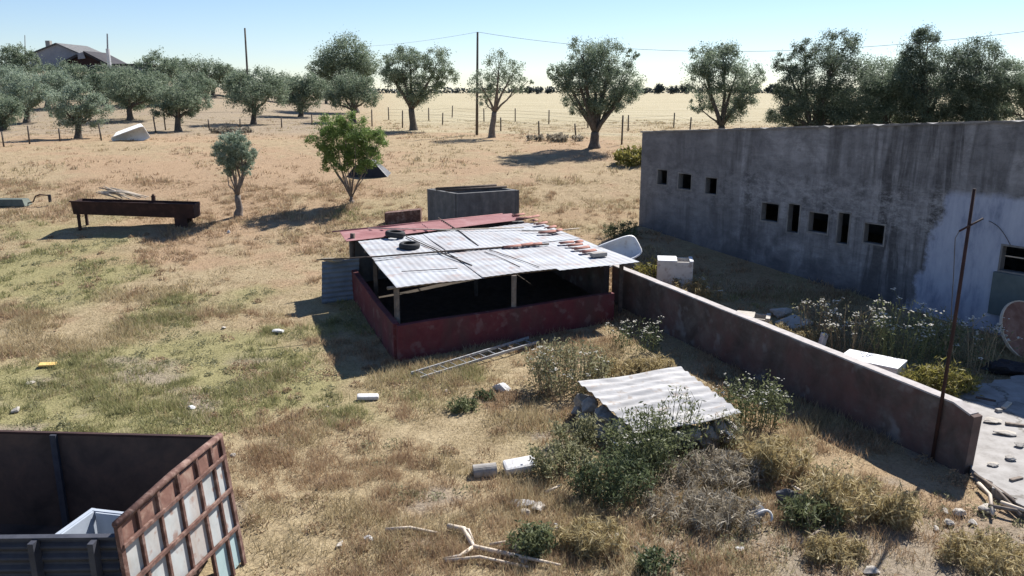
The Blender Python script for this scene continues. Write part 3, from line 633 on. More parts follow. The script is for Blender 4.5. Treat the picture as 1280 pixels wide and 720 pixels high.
# ------------------------------------------------------------------ tubs and appliances beyond the low wall
def tub(name, label, cat, c, size, Rm, m, taper=.82, wall=.05, lip=.05, sq=.45):
    """open rounded basin: outside, lip and hollow inside"""
    L, W, Hh = size
    def ring(l, w, z, n=28):
        P = []
        for k in range(n):
            t = 2 * math.pi * k / n; cx, sx = math.cos(t), math.sin(t); e = sq
            P.append(Rm @ Vector((math.copysign(abs(cx) ** e, cx) * l / 2, math.copysign(abs(sx) ** e, sx) * w / 2, z)) + Vector(c))
        return P
    rings = [ring(L * taper * .6, W * taper * .6, 0), ring(L * taper, W * taper, .02), ring(L - .03, W - .03, Hh - .03), ring(L + lip, W + lip, Hh - .03), ring(L + lip, W + lip, Hh), ring(L - wall, W - wall, Hh),
             ring(L * taper - wall, W * taper - wall, wall + .03), ring(L * taper * .6, W * taper * .6, wall)]
    n = 28; V = [p for q in rings for p in q]; F = []
    for i in range(len(rings) - 1):
        for k in range(n): k2 = (k + 1) % n; F.append((i * n + k, i * n + k2, (i + 1) * n + k2, (i + 1) * n + k))
    F.append(tuple(range(n))[::-1]); F.append(tuple(range((len(rings) - 1) * n, len(rings) * n)))
    o = MB().add(V, F).build(name, m, smooth=True, origin=c); return solo(o, label, cat)
E3 = lambda x, y, z: (Matrix.Rotation(z, 3, 'Z') @ Matrix.Rotation(y, 3, 'Y') @ Matrix.Rotation(x, 3, 'X'))
c = Yp(766, 318, 25.9)
tub('bathtub', 'white bathtub tipped on its side at the end of the low wall', 'bathtub', c + Vector((0, 0, -.1)), (1.6, .78, .5), E3(math.radians(55), math.radians(-14), math.radians(24)), M['enamel'])
def chest(name, label, cat, px, py, size, rot, m, lid='closed', mlid=None, z0=None):
    p = G(px, py); L, W, Hh = size; t = thing(name, label, cat, p); Rz = Matrix.Rotation(rot, 3, 'Z'); mb = MB()
    if lid == 'closed':
        mb.box(p + Vector((0, 0, Hh / 2 - .03)), (L, W, Hh), rot); mb.build('body', m, t, bevel=.02)
        MB().box(p + Vector((0, 0, Hh + .005)), (L + .03, W + .03, .06), rot).build('lid', mlid or m, t, bevel=.015)
    else:
        w = .06; zc = Hh / 2
        for sx in (-1, 1): mb.box(p + Rz @ Vector((sx * (L - w) / 2, 0, zc)), (w, W, Hh), rot)
        for sy in (-1, 1): mb.box(p + Rz @ Vector((0, sy * (W - w) / 2, zc)), (L - 2 * w - .004, w, Hh - .004), rot)
        mb.box(p + Vector((0, 0, .05)), (L - 2 * w - .01, W - 2 * w - .01, .06), rot); mb.build('body', m, t)
        R3 = Rz; lw = L * .55
        MB().box(p + Rz @ Vector((-L / 2 + lw / 2, 0, Hh + .022)), (lw, W + .02, .04), R=R3).build('lid', mlid or m, t, bevel=.01)
        MB().box(p + Rz @ Vector((L / 2 - .05, 0, Hh + .022)), (.12, W + .02, .04), R=R3).build('rim', mlid or m, t, bevel=.01)
    return t
chest('chest_freezer', 'dirty white chest freezer with half open top near the building', 'freezer', 842, 360, (1.15, .8, .98), -.15, M['yellowed'], 'open', M['enamel'])
chest('fridge', 'bright white fridge lying on its back behind the low wall', 'fridge', 1088, 476, (1.35, .78, .55), -.70, M['enamel'])
chest('concrete_box', 'pale open concrete box standing in weeds behind the low wall', 'box', 940, 412, (.95, .62, .42), -.35, M['palestone'], 'open', M['palestone'])
p = G(992, 408); mb = MB(); mb.box(p + Vector((0, 0, .1)), (.9, .7, .12), R=E3(.08, -.1, .6)); solo(mb.build('concrete_slab', M['palestone'], bevel=.02, origin=p), 'pale flat concrete slab lying beside the open concrete box', 'slab')
p = G(976, 396); mb = MB(); mb.rock(p + Vector((0, 0, .14)), (.4, .3, .22), 31); solo(mb.build('stone', M['palestone'], origin=p), 'pale boulder behind the flat slab and concrete box', 'stone')
p = G(1027, 437); mb = MB(); mb.box(p + Vector((0, 0, .22)), (.14, .16, .5), R=E3(.1, .15, .3)); solo(mb.build('timber_offcut', M['enamel'], bevel=.015, origin=p), 'small upright white post behind the wall left of the fridge', 'post')

# round pink table top leaning on dark sheeting at the right edge
c = G(1276, 440) + Vector((0, 0, .6)); Rm = E3(math.radians(62), 0, math.radians(20))
d = thing('round_table_top', 'round pinkish board with a pale rim tipped on edge by the building', 'table top', ground(c))
mb = MB(); lathe(mb, [(0.001, .0), (.80, .0), (.80, .05), (0.001, .05)], 30, c, Rm, True); mb.build('board', M['pinkboard'], d)
mb = MB(); lathe(mb, [(.803, -.012), (.835, -.012), (.835, .062), (.803, .062)], 30, c, Rm); mb.build('rim', M['bleached'], d)
c = G(1268, 470); mb = MB(); mb.rock(c + Vector((.1, .2, .12)), (.85, .55, .36), 77, 3, .5); solo(mb.build('plastic_sheeting', M['black'], origin=c), 'crumpled black plastic sheeting heaped below the round board', 'sheeting')
c = G(1266, 487); mb = MB(); mb.rock(c + Vector((0, 0, .05)), (.55, .3, .12), 78, 3, .5); solo(mb.build('cloth', M['bluecloth'], origin=c), 'faded blue grey cloth lying on the concrete yard', 'cloth')

# ------------------------------------------------------------------ broken concrete yard
ypx = [(1196, 494), (1202, 540), (1216, 597), (1245, 622), (1282, 645), (1420, 700), (1560, 520), (1330, 470), (1262, 478), (1225, 486)]
yp = []
r = random.Random(8)
base = [G(x, y) for x, y in ypx]
for i, p in enumerate(base):
    q = base[(i + 1) % len(base)]; m_ = 6
    for k in range(m_):
        t = lerp(p, q, k / m_); j = .09 if k else .03; yp.append((t.x + r.uniform(-j, j), t.y + r.uniform(-j, j)))
def yardmat():
    m, n, l, b = nt('cracked_yard_concrete'); co = n.new('ShaderNodeTexCoord').outputs['Object']
    t = noise(n, l, co, 2.2, 8, .7); r_ = ramp(n, [(.3, (.17, .155, .14)), (.5, (.27, .255, .235)), (.75, (.37, .355, .335))]); l.new(t.outputs[0], r_.inputs[0])
    dn = noise(n, l, co, 1.5, 4); wv = mixc(n, l, .5, co, dn.outputs[1])
    vo = n.new('ShaderNodeTexVoronoi'); vo.feature = 'DISTANCE_TO_EDGE'; vo.inputs['Scale'].default_value = .6; l.new(wv, vo.inputs['Vector'])
    q = ramp(n, [(.004, (.75, .75, .75)), (.014, (0, 0, 0))]); l.new(vo.outputs['Distance'], q.inputs[0])
    c = mixc(n, l, q.outputs[0], r_.outputs[0], (.10, .085, .065)); l.new(c, b.inputs['Base Color']); b.inputs['Roughness'].default_value = .9
    bump(n, l, b, t.outputs[0], .4, .02); return m
mb = MB(); mb.prism([(x, y, 0) for x, y in yp], (0, 0, -.15), (0, 0, .16)); o = mb.build('concrete_yard', yardmat()); tag(o, 'pale cracked concrete yard with a broken edge', None, None, 'structure')

# ------------------------------------------------------------------ corrugated sheet on a heap of stones
sa, sb, sc_, sd = Zp(721, 478, .78), Zp(850, 458, .82), Zp(926, 516, .72), Zp(800, 541, .62)
sh = thing('corrugated_sheet', 'whitish corrugated roofing sheet lying on a heap of stones', 'roofing sheet', ground(lerp(sa, sc_, .5)) + Vector((0, 0, .6)))
mb = MB(); corr(mb, sa, sd, sc_, sb, 8.5, .021, .012, 10, wob=.045, seed=4); mb.build('sheet', M['fibro'], sh, smooth=False)
r = random.Random(21); k = 0
STN = []
hp = []
for i in range(11): q = lerp(sa, sd, (i + .3) / 11.); hp.append((q.x + .12 + r.uniform(-.12, .1), q.y + r.uniform(-.08, .08)))
for i in range(7): q = lerp(sd, sc_, (i + .5) / 7.); hp.append((q.x + r.uniform(-.05, .1), q.y + .15))
for i in range(6): hp.append((lerp(sa, sc_, r.uniform(.3, .7)).x, lerp(sb, sd, r.uniform(.3, .7)).y))
stone_group = 'stones heaped under the corrugated sheet'
for i, (x, y) in enumerate(hp):
    for lev in range(2):
        s = (r.uniform(.2, .3), r.uniform(.2, .28), r.uniform(.17, .22)); z = gz(x, y) + .12 + lev * .27
        c = Vector((x + r.uniform(-.06, .06), y + r.uniform(-.06, .06), z)); mb = MB(); mb.rock(c, s, 100 + i * 3 + lev, 3, .25, r.uniform(0, 3)); o = mb.build('stone', M['stone'], origin=c)
        solo(o, 'grey stone in the heap carrying the whitish corrugated sheet', 'stone', stone_group)

# ------------------------------------------------------------------ livestock box at the lower left
TLp = Zp(143, 655, 1.95); TRp = Zp(272, 545, 1.95); BRp = G(302, 702); TLb = Vector((TLp.x + .12, TLp.y - .05, .0))
bx = thing('livestock_box', 'open rusty steel livestock box with white ribbed end panel', 'trailer', ground(lerp(TLb, BRp, .5)))
def q(u, v, off=0):                                                 # u from near to far, v from bottom to top of the end panel
    n_ = (BRp - TLb).cross(TLp - TLb).normalized(); return lerp(lerp(TLb, BRp, u), lerp(TLp, TRp, u), v) + n_ * off
n_ = (BRp - TLb).cross(TLp - TLb).normalized(); OUT = 1 if n_.x > 0 else -1
ribs = [0, .155, .33, .52, .715, .875, 1.0]
v_low = lambda u: .27
rows_v = [(lambda u: v_low(u) + .02), (lambda u: .585), (lambda u: .845), (lambda u: .965)]
for i in range(6):
    for j in range(3):
        u0, u1 = ribs[i] + .008, ribs[i + 1] - .008; f0, f1 = rows_v[j], rows_v[j + 1]; mb = MB()
        F_ = [q(u0, f0(u0), 0), q(u1, f0(u1), 0), q(u1, f1(u1), 0), q(u0, f1(u0), 0)]; B_ = [p + n_ * OUT * .015 for p in F_]
        mb.hexa(F_, B_) if OUT > 0 else mb.hexa(B_, F_)
        o = mb.build('panel', M['rustpanel'] if j == 2 else M['whitepanel'], bx); 
        if j == 2: tag(o, 'rusty brown panel of the top strip')
mb = MB(); u0, u1 = .735, .985; F_ = [q(u0, -.02, 0), q(u1, .01, 0), q(u1, v_low(u1) - .02, 0), q(u0, v_low(u0) - .02, 0)]; B_ = [p + n_ * OUT * .015 for p in F_]
mb.hexa(F_, B_); tag(mb.build('panel', M['aqua'], bx), 'pale turquoise panel at the bottom corner')
for i, u in enumerate(ribs):
    MB().beam(q(u, -.02 if u > .68 or u == 0 else v_low(u), OUT * .035), q(u, 1.0, OUT * .035), .05 if 0 < u < 1 else .075, .055, n_).build('rib', M['rust'], bx, bevel=.006)
for f, w in ((rows_v[0], .05), (rows_v[1], .06), (rows_v[2], .055)):
    MB().beam(q(0, f(0), OUT * .065), q(1, f(1), OUT * .065), w, .04, n_).build('rail', M['rust'], bx, bevel=.006)
MB().tube([q(-.01, 1.0, OUT * .03), q(.5, 1.015, OUT * .03), q(1.01, 1.0, OUT * .03)], .05, 8).build('top_rail', M['rust'], bx, smooth=True)
XL = -10.5
def sidewall(a, b, h0, h1, m, name, t=.05, ribx=(), rm='darkrust', side=-1):
    a, b = Vector(a), Vector(b); d = (b - a).normalized(); nn = Vector((-d.y, d.x, 0)) * t; mb = MB()
    P = [a, b, b + nn, a + nn]; mb.hexa([(p.x, p.y, .35) for p in P], [(P[0].x, P[0].y, h0), (P[1].x, P[1].y, h1), (P[2].x, P[2].y, h1), (P[3].x, P[3].y, h0)]); mb.build(name, M[m], bx)
    MB().beam(Vector((a.x, a.y, h0 + .02)) + nn * .5, Vector((b.x, b.y, h1 + .02)) + nn * .5, .06, .035).build('rim', M['darkrust'], bx)
bkL = Vector((XL, 11.62, 0)); bkR = Vector((TRp.x - .04, TRp.y - .02, 0))
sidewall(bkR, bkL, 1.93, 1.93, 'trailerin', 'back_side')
for px in (70,):
    x = Zp(px, 545, 1.9).x; MB().beam((x, 11.33, .4), (x, 11.33, 1.95), .09, .07, (0, 1, 0)).build('rib', M['navy'], bx)
nrL = Vector((XL, 8.70, 0)); nrR = Vector((TLp.x - .04, 8.82, 0))
mb = MB(); hn = 1.72
corr(mb, Vector((nrR.x, nrR.y, .35)), Vector((nrR.x, nrR.y, hn)), Vector((nrL.x, nrL.y, hn)), Vector((nrL.x, nrL.y, .35)), 9, .028, .012, 8); mb.build('near_side', M['navy'], bx)
MB().beam((nrL.x, nrL.y, hn + .015), (nrR.x, nrR.y, hn + .015), .09, .03).build('rim', M['navy'], bx)
for px in (37, 112):
    p = Zp(px, 684, 1.7); MB().beam((p.x, nrL.y - .0 + .02, .4), (p.x, nrL.y + .02, 1.73), .07, .14, (0, 1, 0)).build('rib', M['navy'], bx)
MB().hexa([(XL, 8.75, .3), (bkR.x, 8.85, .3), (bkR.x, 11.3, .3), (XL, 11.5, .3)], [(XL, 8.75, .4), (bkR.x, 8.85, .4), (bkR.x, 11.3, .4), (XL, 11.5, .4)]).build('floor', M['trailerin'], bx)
for x in (-6.4, -8.6):
    for y in (9.1, 11.2): MB().box((x, y, .15), (.5, .25, .34)).build('skid', M['darkrust'], bx)
# pale plastic crate standing in it
c = Vector((-5.43, 9.54, .41)); Rz = Matrix.Rotation(-.20, 3, 'Z'); L, W_, Hh = .98, 1.02, .93
cr = thing('plastic_crate', 'open grey white plastic crate standing inside the livestock box', 'crate', c)
mb = MB(); w = .03
for sx in (-1, 1):
    o1 = [Vector((sx * (L / 2 - .05), -W_ / 2 + .05, 0)), Vector((sx * (L / 2 - .05), W_ / 2 - .05, 0)), Vector((sx * (L / 2 - .05 - w), W_ / 2 - .05, 0)), Vector((sx * (L / 2 - .05 - w), -W_ / 2 + .05, 0))]
    t1 = [Vector((p.x + sx * .05, p.y * (W_ / (W_ - .1)), Hh)) for p in o1]; mb.hexa([Rz @ p + c for p in o1], [Rz @ p + c for p in t1])
for sy in (-1, 1):
    o1 = [Vector((-L / 2 + .084, sy * (W_ / 2 - .05), 0)), Vector((L / 2 - .084, sy * (W_ / 2 - .05), 0)), Vector((L / 2 - .084, sy * (W_ / 2 - .05 - w), 0)), Vector((-L / 2 + .084, sy * (W_ / 2 - .05 - w), 0))]
    t1 = [Vector((p.x * 1.05, p.y + sy * .05, Hh - .003)) for p in o1]; mb.hexa([Rz @ p + c for p in o1], [Rz @ p + c for p in t1])
mb.box(c + Vector((0, 0, .03)), (L - .2, W_ - .2, .04), -.2); mb.build('body', M['plastic'], cr)
mb = MB()
for sx in (-1, 1): mb.box(c + Rz @ Vector((sx * (L / 2 + .03), 0, Hh - .02)), (.06, W_ + .12, .06), -.2)
for sy in (-1, 1): mb.box(c + Rz @ Vector((0, sy * (W_ / 2 + .03), Hh - .021)), (L - .002, .055, .058), -.2)
mb.build('rim', M['plastic'], cr)

# ------------------------------------------------------------------ rusty trough out in the pasture
ta = Vector((-18.15, 33.2, 0)); tb_ = Vector((-13.35, 33.7, 0)); td = (tb_ - ta).normalized(); tn = Vector((-td.y, td.x, 0))
tr_ = thing('feed_trough', 'long rusty steel trough raised on legs in the dry pasture', 'trough', ground(lerp(ta, tb_, .5)))
zt0 = Yp(90, 252, 33.2).z; zt1 = Yp(241, 256, 33.7).z; zb0 = zt0 - .52; zb1 = zt1 - .58
def tw(off, z0, z1, th=.03): 
    a = ta + tn * off; b = tb_ + tn * off; return [(a.x, a.y, z0), (b.x, b.y, z1), (b.x + tn.x * th, b.y + tn.y * th, z1), (a.x + tn.x * th, a.y + tn.y * th, z0)]
mb = MB(); mb.hexa(tw(0, zb0, zb1), tw(-.10, zt0, zt1)); mb.build('side', M['darkrust'], tr_)
mb = MB(); mb.hexa(tw(.9, zb0, zb1), tw(1.0, zt0, zt1)); mb.build('side', M['darkrust'], tr_)
mb = MB(); mb.hexa(tw(.032, zb0, zb1, .865), tw(.032, zb0 + .04, zb1 + .04, .865)); mb.build('bottom', M['darkrust'], tr_)
for p in (ta + td * .0, tb_ - td * .03):
    mb = MB(); e = p + tn * 0.9; z0, z1 = (zb0, zt0) if p.x < -16 else (zb1, zt1)
    mb.hexa([(p.x, p.y, z0), (p.x + td.x * .03, p.y + td.y * .03, z0), (e.x + td.x * .03, e.y + td.y * .03, z0), (e.x, e.y, z0)], [(p.x - tn.x * .1, p.y - tn.y * .1, z1), (p.x + td.x * .03 - tn.x * .1, p.y + td.y * .03 - tn.y * .1, z1), (e.x + td.x * .03 + tn.x * .1, e.y + td.y * .03 + tn.y * .1, z1), (e.x + tn.x * .1, e.y + tn.y * .1, z1)]); mb.build('end_plate', M['darkrust'], tr_)
for f, w in ((.01, .10), (.86, .5)):
    for off in (.06, .82):
        p = ta + td * (f * 4.8 + .12) + tn * off; g = gz(p.x, p.y); MB().beam((p.x, p.y, g - .05), (p.x, p.y, zb0 + .02), w, .1, tuple(tn)).build('leg', M['darkrust'], tr_)
MB().beam(Vector((ta.x, ta.y, zt0 + .02)) - tn * .1 - td * .05, Vector((tb_.x, tb_.y, zt1 + .02)) - tn * .1 + td * .1, .07, .05).build('rim', M['darkrust'], tr_)
br = thing('branch_pile', 'bleached dead branches heaped across the rusty trough', 'branches', (ta.x + 1.6, ta.y + .4, zt0))
r = random.Random(12)
for k in range(18):
    p = ta + td * r.uniform(.9, 1.7) + tn * r.uniform(-.1, .9); z = zt0 + r.uniform(.05, .4); e = p + td * r.uniform(.5, 1.5) + tn * r.uniform(-.3, .3)
    a = Vector((p.x, p.y, z + r.uniform(.1, .25))); b = Vector((e.x, e.y, zt0 + r.uniform(.02, .22))); MB().tube([a, lerp(a, b, .5) + Vector((0, 0, r.uniform(.0, .08))), b], [.02, .03, .018], 5).build('branch', M['bleached' if k % 3 else 'wood'], br, smooth=True)
p = ta + td * 3.25; mb = MB(); mb.tube([(p.x, p.y, zt0 + .0), (p.x, p.y, zt0 + .2)], .09, 8).tube([(p.x, p.y, zt0 + .2), (p.x, p.y, zt0 + .26)], .05, 8); mb.build('valve', M['darkrust'], tr_)
# green trough and bent bar at the far left
p = G(22, 257); g = thing('feeding_pan', 'upturned green metal feeding pan in the pasture at far left', 'trough', p)
mb = MB(); mb.hexa([p + Vector(v) for v in ((-1.3, -.35, 0), (.55, -.35, 0), (.55, .35, 0), (-1.3, .35, 0))], [p + Vector(v) for v in ((-1.2, -.25, .32), (.4, -.25, .32), (.4, .25, .32), (-1.2, .25, .32))]); mb.build('pan', M['feedgreen'], g, bevel=.03)
MB().tube([p + Vector(v) for v in ((.45, 0, .1), (.75, 0, .18), (.85, .05, .42), (1.05, .05, .5), (1.5, .05, .46))], .03, 6).build('bar', M['darkrust'], g, smooth=True)
MB().tube([p + Vector((1.5, .05, .16)), p + Vector((1.5, .05, .5))], .07, 8).build('foot', M['black'], g)
# white tank lying at the grove edge
c = G(166, 176); tub('bathtub', 'old white bathtub lying tipped at the edge of the olive grove', 'bathtub', c + Vector((-.2, .3, .55)), (2.3, 1.0, .75), E3(math.radians(118), math.radians(-20), math.radians(10)), M['enamel'], sq=.2)

# ------------------------------------------------------------------ trees
def tree(name, label, cat, base, fork, clumps, leaf='olive', bark='bark', rt=.22, dens=1., lsize=1., group='olive trees of the pasture and grove', seed=None, elong=1., gy=None, limb=1., grow=1.07):
    """base, fork and clump centres are photo pixels; each is set at the depth where the trunk stands"""
    grow *= 1.06 if base[0] < 400 else 1.; seed = seed if seed is not None else int(base[0] * 7 + base[1]); rng = np.random.default_rng(seed); r = random.Random(seed)
    B = G(*base) if gy is None else ground(Yp(base[0], base[1], gy)); Y = B.y; mpp = Y / CP / FOC * (1.15 if Y > 85 else 1.0)
    t = thing(name, label, cat, B, group); Fk = Yp(fork[0], fork[1], Y)
    if Fk.z < B.z + .3: Fk.z = B.z + .3
    mb = MB(); k = .5
    mb.tube([B + Vector((0, 0, -.2)), B + Vector((0, 0, .12)), lerp(B, Fk, .35) + Vector((r.uniform(-.06, .06), r.uniform(-.06, .06), 0)), lerp(B, Fk, .75), Fk], [rt * 1.7, rt * 1.3, rt, rt * .92, rt * .85], 9)
    LV = []; L = max(.10, .0025 * Y) * lsize; W = L * .38
    for cx, cy, rp, *asp in clumps:
        asp = asp[0] if asp else .88
        C = Yp(cx, cy, Y); Rr = rp * mpp * grow; C.y += r.uniform(-.55, .55) * Rr * 1.1
        rad = np.array([Rr, Rr * 1.05 * elong, Rr * asp])
        # limb to the clump
        mid = lerp(Fk, C, .5) + Vector((r.uniform(-.2, .2), r.uniform(-.2, .2), -.12 * Rr)); lr = max(.03, rt * .5 * min(1.2, Rr)) * limb
        mb.tube([Fk - Vector((0, 0, .1)), lerp(Fk, mid, .5) + Vector((0, 0, .05)), mid, lerp(mid, C, .6), C], [lr, lr * .85, lr * .65, lr * .45, lr * .2], 6)
        ns = max(14, int(24 * min(2.2, Rr))); d = rng.normal(size=(ns, 3)); d /= np.linalg.norm(d, axis=1)[:, None]
        sub = np.array(C) + d * rad * (rng.uniform(.35, 1.0, ns) ** .55)[:, None]
        for s_ in sub[:: 3]:
            mb.tube([lerp(mid, C, r.uniform(.3, .9)), Vector(s_)], [lr * .22, .008], 3, cap=False)
        n = int(1.9 * math.pi * Rr * Rr * asp * 2 / (L * W * .5) * dens); per = rng.integers(0, ns, n)
        sz = rng.uniform(.16, .36, ns) * Rr
        pts = sub[per] + rng.normal(size=(n, 3)) * (sz[per] * .60)[:, None] * np.array([1, 1, .85])
        LV.append(leaves(pts, 0, L, W, rng, .25))
    mb.build('trunk', M[bark], t, smooth=True)
    quads_mesh('crown', np.concatenate(LV), M[leaf], t)
    return t
T = tree
T('olive_tree', 'tall olive tree with split crown, centre left by the track', 'tree', (517, 163), (514, 136), [(502, 84, 22), (511, 70, 15), (547, 79, 17, 1.1), (557, 96, 13), (515, 117, 18), (535, 105, 17), (484, 78, 9), (492, 97, 14)], rt=.28)
T('olive_tree', 'sparse wispy olive tree with twin limbs right of the utility pole', 'tree', (615, 172), (618, 140), [(601, 106, 14, 1.2), (624, 82, 17), (641, 92, 15), (622, 106, 18), (648, 106, 12), (606, 125, 9), (660, 102, 6)], dens=.45, rt=.22, bark='greybark')
T('olive_tree', 'big round olive tree standing alone centre right of the pasture', 'tree', (743, 185), (744, 165), [(728, 70, 21), (763, 73, 22), (704, 96, 17), (722, 100, 24), (784, 100, 19), (752, 112, 27), (720, 130, 15), (774, 125, 18), (791, 68, 7), (745, 88, 24), (694, 92, 9), (742, 135, 14)], rt=.30, dens=.9)
T('olive_tree', 'many stemmed olive tree above the left end of the concrete building', 'tree', (902, 180), (902, 158), [(878, 78, 20), (905, 70, 19), (917, 98, 23), (881, 104, 21), (940, 98, 16), (910, 130, 22), (870, 132, 9), (932, 122, 15), (905, 60, 7)], rt=.26)
T('olive_tree', 'ragged dark tree with see through top behind the building', 'tree', (1012, 184), (1014, 160), [(984, 78, 10), (1008, 62, 11), (1046, 64, 17), (1032, 90, 19), (995, 108, 17), (1055, 108, 22), (1018, 130, 24), (977, 131, 17), (1000, 84, 8), (1046, 134, 18), (990, 150, 14), (1030, 150, 16), (1060, 146, 14)], leaf='olivedark', rt=.25, grow=1.45)
T('olive_tree', 'broad low olive tree behind the middle of the building roof', 'tree', (1106, 182), (1105, 155), [(1098, 92, 19), (1116, 104, 19), (1087, 125, 22), (1122, 131, 20), (1104, 115, 19), (1080, 145, 14), (1110, 150, 16)], rt=.22, grow=1.45)
T('olive_tree', 'tallest dark tree with a pointed top behind the building', 'tree', (1158, 184), (1158, 155), [(1156, 53, 13, 1.1), (1153, 72, 18), (1176, 84, 18), (1160, 108, 25), (1133, 65, 6), (1160, 133, 22), (1142, 92, 14), (1145, 147, 15), (1175, 146, 15)], leaf='olivedark', rt=.28, grow=1.38)
T('olive_tree', 'wide dark olive tree at upper right behind the building', 'tree', (1226, 186), (1225, 156), [(1235, 75, 20), (1214, 98, 23), (1240, 108, 22), (1210, 133, 18), (1228, 128, 20), (1200, 148, 13), (1228, 148, 16)], rt=.28, leaf='olivedark', grow=1.45)
T('olive_shrub', 'small pale olive shrub against the dark trees behind the building', 'shrub', (1245, 176), (1245, 158), [(1245, 132, 10), (1240, 146, 8)], leaf='olivelight', rt=.08)
T('olive_tree', 'olive tree cut off by the right edge of the photo', 'tree', (1285, 186), (1284, 156), [(1270, 95, 16), (1279, 122, 19), (1296, 105, 20), (1268, 140, 12)], rt=.25, grow=1.45)
T('olive_tree', 'large high crowned olive tree rising behind the grove right end', 'tree', (445, 141), (438, 115), [(435, 68, 21), (420, 78, 18), (452, 78, 17), (436, 92, 22), (455, 92, 10), (398, 88, 12), (410, 94, 10)], rt=.35)
T('olive_tree', 'dense round olive tree in front of the high crowned one', 'tree', (442, 153), (441, 137), [(425, 115, 18), (450, 113, 18), (437, 106, 18), (460, 122, 12), (418, 125, 10)], rt=.24)
T('olive_tree', 'olive tree between the dense round tree and the grove pole', 'tree', (376, 146), (376, 134), [(365, 113, 15), (384, 112, 17), (396, 108, 12), (376, 122, 14), (355, 120, 8)], rt=.24)
T('olive_tree', 'round headed olive tree directly below the grove utility pole', 'tree', (317, 155), (318, 138), [(300, 112, 19), (322, 104, 19), (338, 114, 17), (318, 121, 20), (300, 100, 11)], rt=.24)
T('olive_tree', 'olive tree with broad crown behind the grove near the dusty gap', 'tree', (267, 121), (266, 112), [(245, 90, 14), (263, 92, 14), (278, 95, 11), (228, 90, 13), (283, 88, 7)], rt=.3)
T('olive_tree', 'upright olive tree standing right of the black roofed house', 'tree', (205, 121), (205, 110), [(195, 80, 11, 1.1), (208, 88, 11), (192, 97, 11), (218, 86, 10)], rt=.28)
T('olive_tree', 'front row olive tree leaning over the tipped white tank', 'tree', (223, 164), (222, 147), [(210, 124, 17), (230, 118, 18), (246, 124, 14), (222, 134, 16), (203, 136, 10), (238, 136, 10)], rt=.25, leaf='olive')
T('olive_tree', 'olive tree with dark trunk in the grove middle row', 'tree', (163, 150), (161, 134), [(143, 110, 17), (165, 106, 19), (182, 114, 16), (158, 122, 18), (195, 120, 11)], rt=.27)
T('olive_tree', 'silvery front row olive tree at the left of the grove edge', 'tree', (98, 173), (98, 155), [(80, 128, 17), (103, 126, 18), (120, 132, 14), (92, 144, 15), (112, 148, 12), (68, 138, 10), (98, 116, 13)], leaf='olivelight', rt=.22)
T('olive_tree', 'silvery olive tree with dark trunk near the left photo edge', 'tree', (34, 153), (33, 138), [(20, 110, 17), (42, 110, 18), (56, 118, 12), (30, 124, 18), (8, 116, 12)], leaf='olivelight', rt=.27)
T('olive_tree', 'shaded olive tree half cut by the left photo edge', 'tree', (4, 163), (4, 150), [(0, 138, 17), (17, 140, 12), (-18, 130, 20), (6, 150, 10), (24, 130, 8)], leaf='olive', rt=.25)
T('olive_tree', 'far olive tree beside the grey gabled house, left side', 'tree', (22, 102), (22, 92), [(10, 74, 12), (26, 70, 12), (36, 80, 10), (4, 84, 10), (20, 86, 11)], rt=.3)
T('olive_tree', 'far olive tree in front of the grey gable wall', 'tree', (78, 118), (78, 108), [(62, 96, 14), (80, 92, 13), (96, 98, 13), (78, 104, 13)], rt=.3)
T('olive_tree', 'far olive tree in front of the broken black roof', 'tree', (122, 120), (122, 110), [(108, 98, 12), (126, 95, 13), (142, 100, 12), (122, 106, 12)], rt=.3)
T('olive_tree', 'far olive tree in the gap before the flat roofed lean to', 'tree', (165, 118), (165, 108), [(155, 96, 10), (170, 92, 11), (182, 98, 11)], rt=.28)
T('olive_tree', 'far left olive tree filling the gap between silvery crowns', 'tree', (60, 135), (60, 124), [(50, 104, 13), (66, 102, 13), (0, 100, 14), (14, 96, 12), (84, 110, 10)], leaf='olivelight', rt=.28)
T('olive_tree', 'low back row olive tree above the tipped white bathtub', 'tree', (243, 132), (243, 122), [(232, 104, 12), (250, 104, 12), (240, 112, 12), (262, 108, 9)], rt=.25)
T('olive_tree', 'back row olive tree left of the dusty gap in the grove', 'tree', (190, 131), (190, 121), [(178, 104, 11), (196, 102, 12), (208, 108, 10), (188, 112, 12)], rt=.25)
T('olive_tree', 'back row olive tree behind the middle row dark trunk', 'tree', (132, 130), (132, 120), [(118, 106, 11), (136, 104, 12), (150, 108, 9), (130, 114, 11)], rt=.25)
T('olive_tree', 'far back row olive tree just left of the grove utility pole', 'tree', (296, 122), (296, 112), [(286, 100, 10), (300, 98, 11), (292, 108, 10)], rt=.25)
T('olive_tree', 'back row olive tree seen between the pole tree and its right neighbour', 'tree', (350, 128), (350, 118), [(342, 106, 10), (356, 104, 11), (366, 110, 8), (350, 113, 10)], rt=.25)
T('olive_tree', 'back row olive tree behind the gap of the high crowned tree', 'tree', (408, 130), (408, 120), [(400, 108, 10), (414, 106, 10), (406, 115, 9)], rt=.25)
T('young_olive', 'small pale young olive tree with knobbly trunk in open pasture', 'tree', (298, 270), (297, 244), [(288, 180, 14), (302, 182, 14), (295, 172, 9), (306, 201, 11), (284, 202, 12), (294, 195, 16), (310, 190, 10), (280, 190, 10), (309, 213, 6), (283, 217, 6)], leaf='olivelight', bark='greybark', rt=.15, dens=1.15, grow=1.12, group='young trees in the open pasture', limb=1.3)
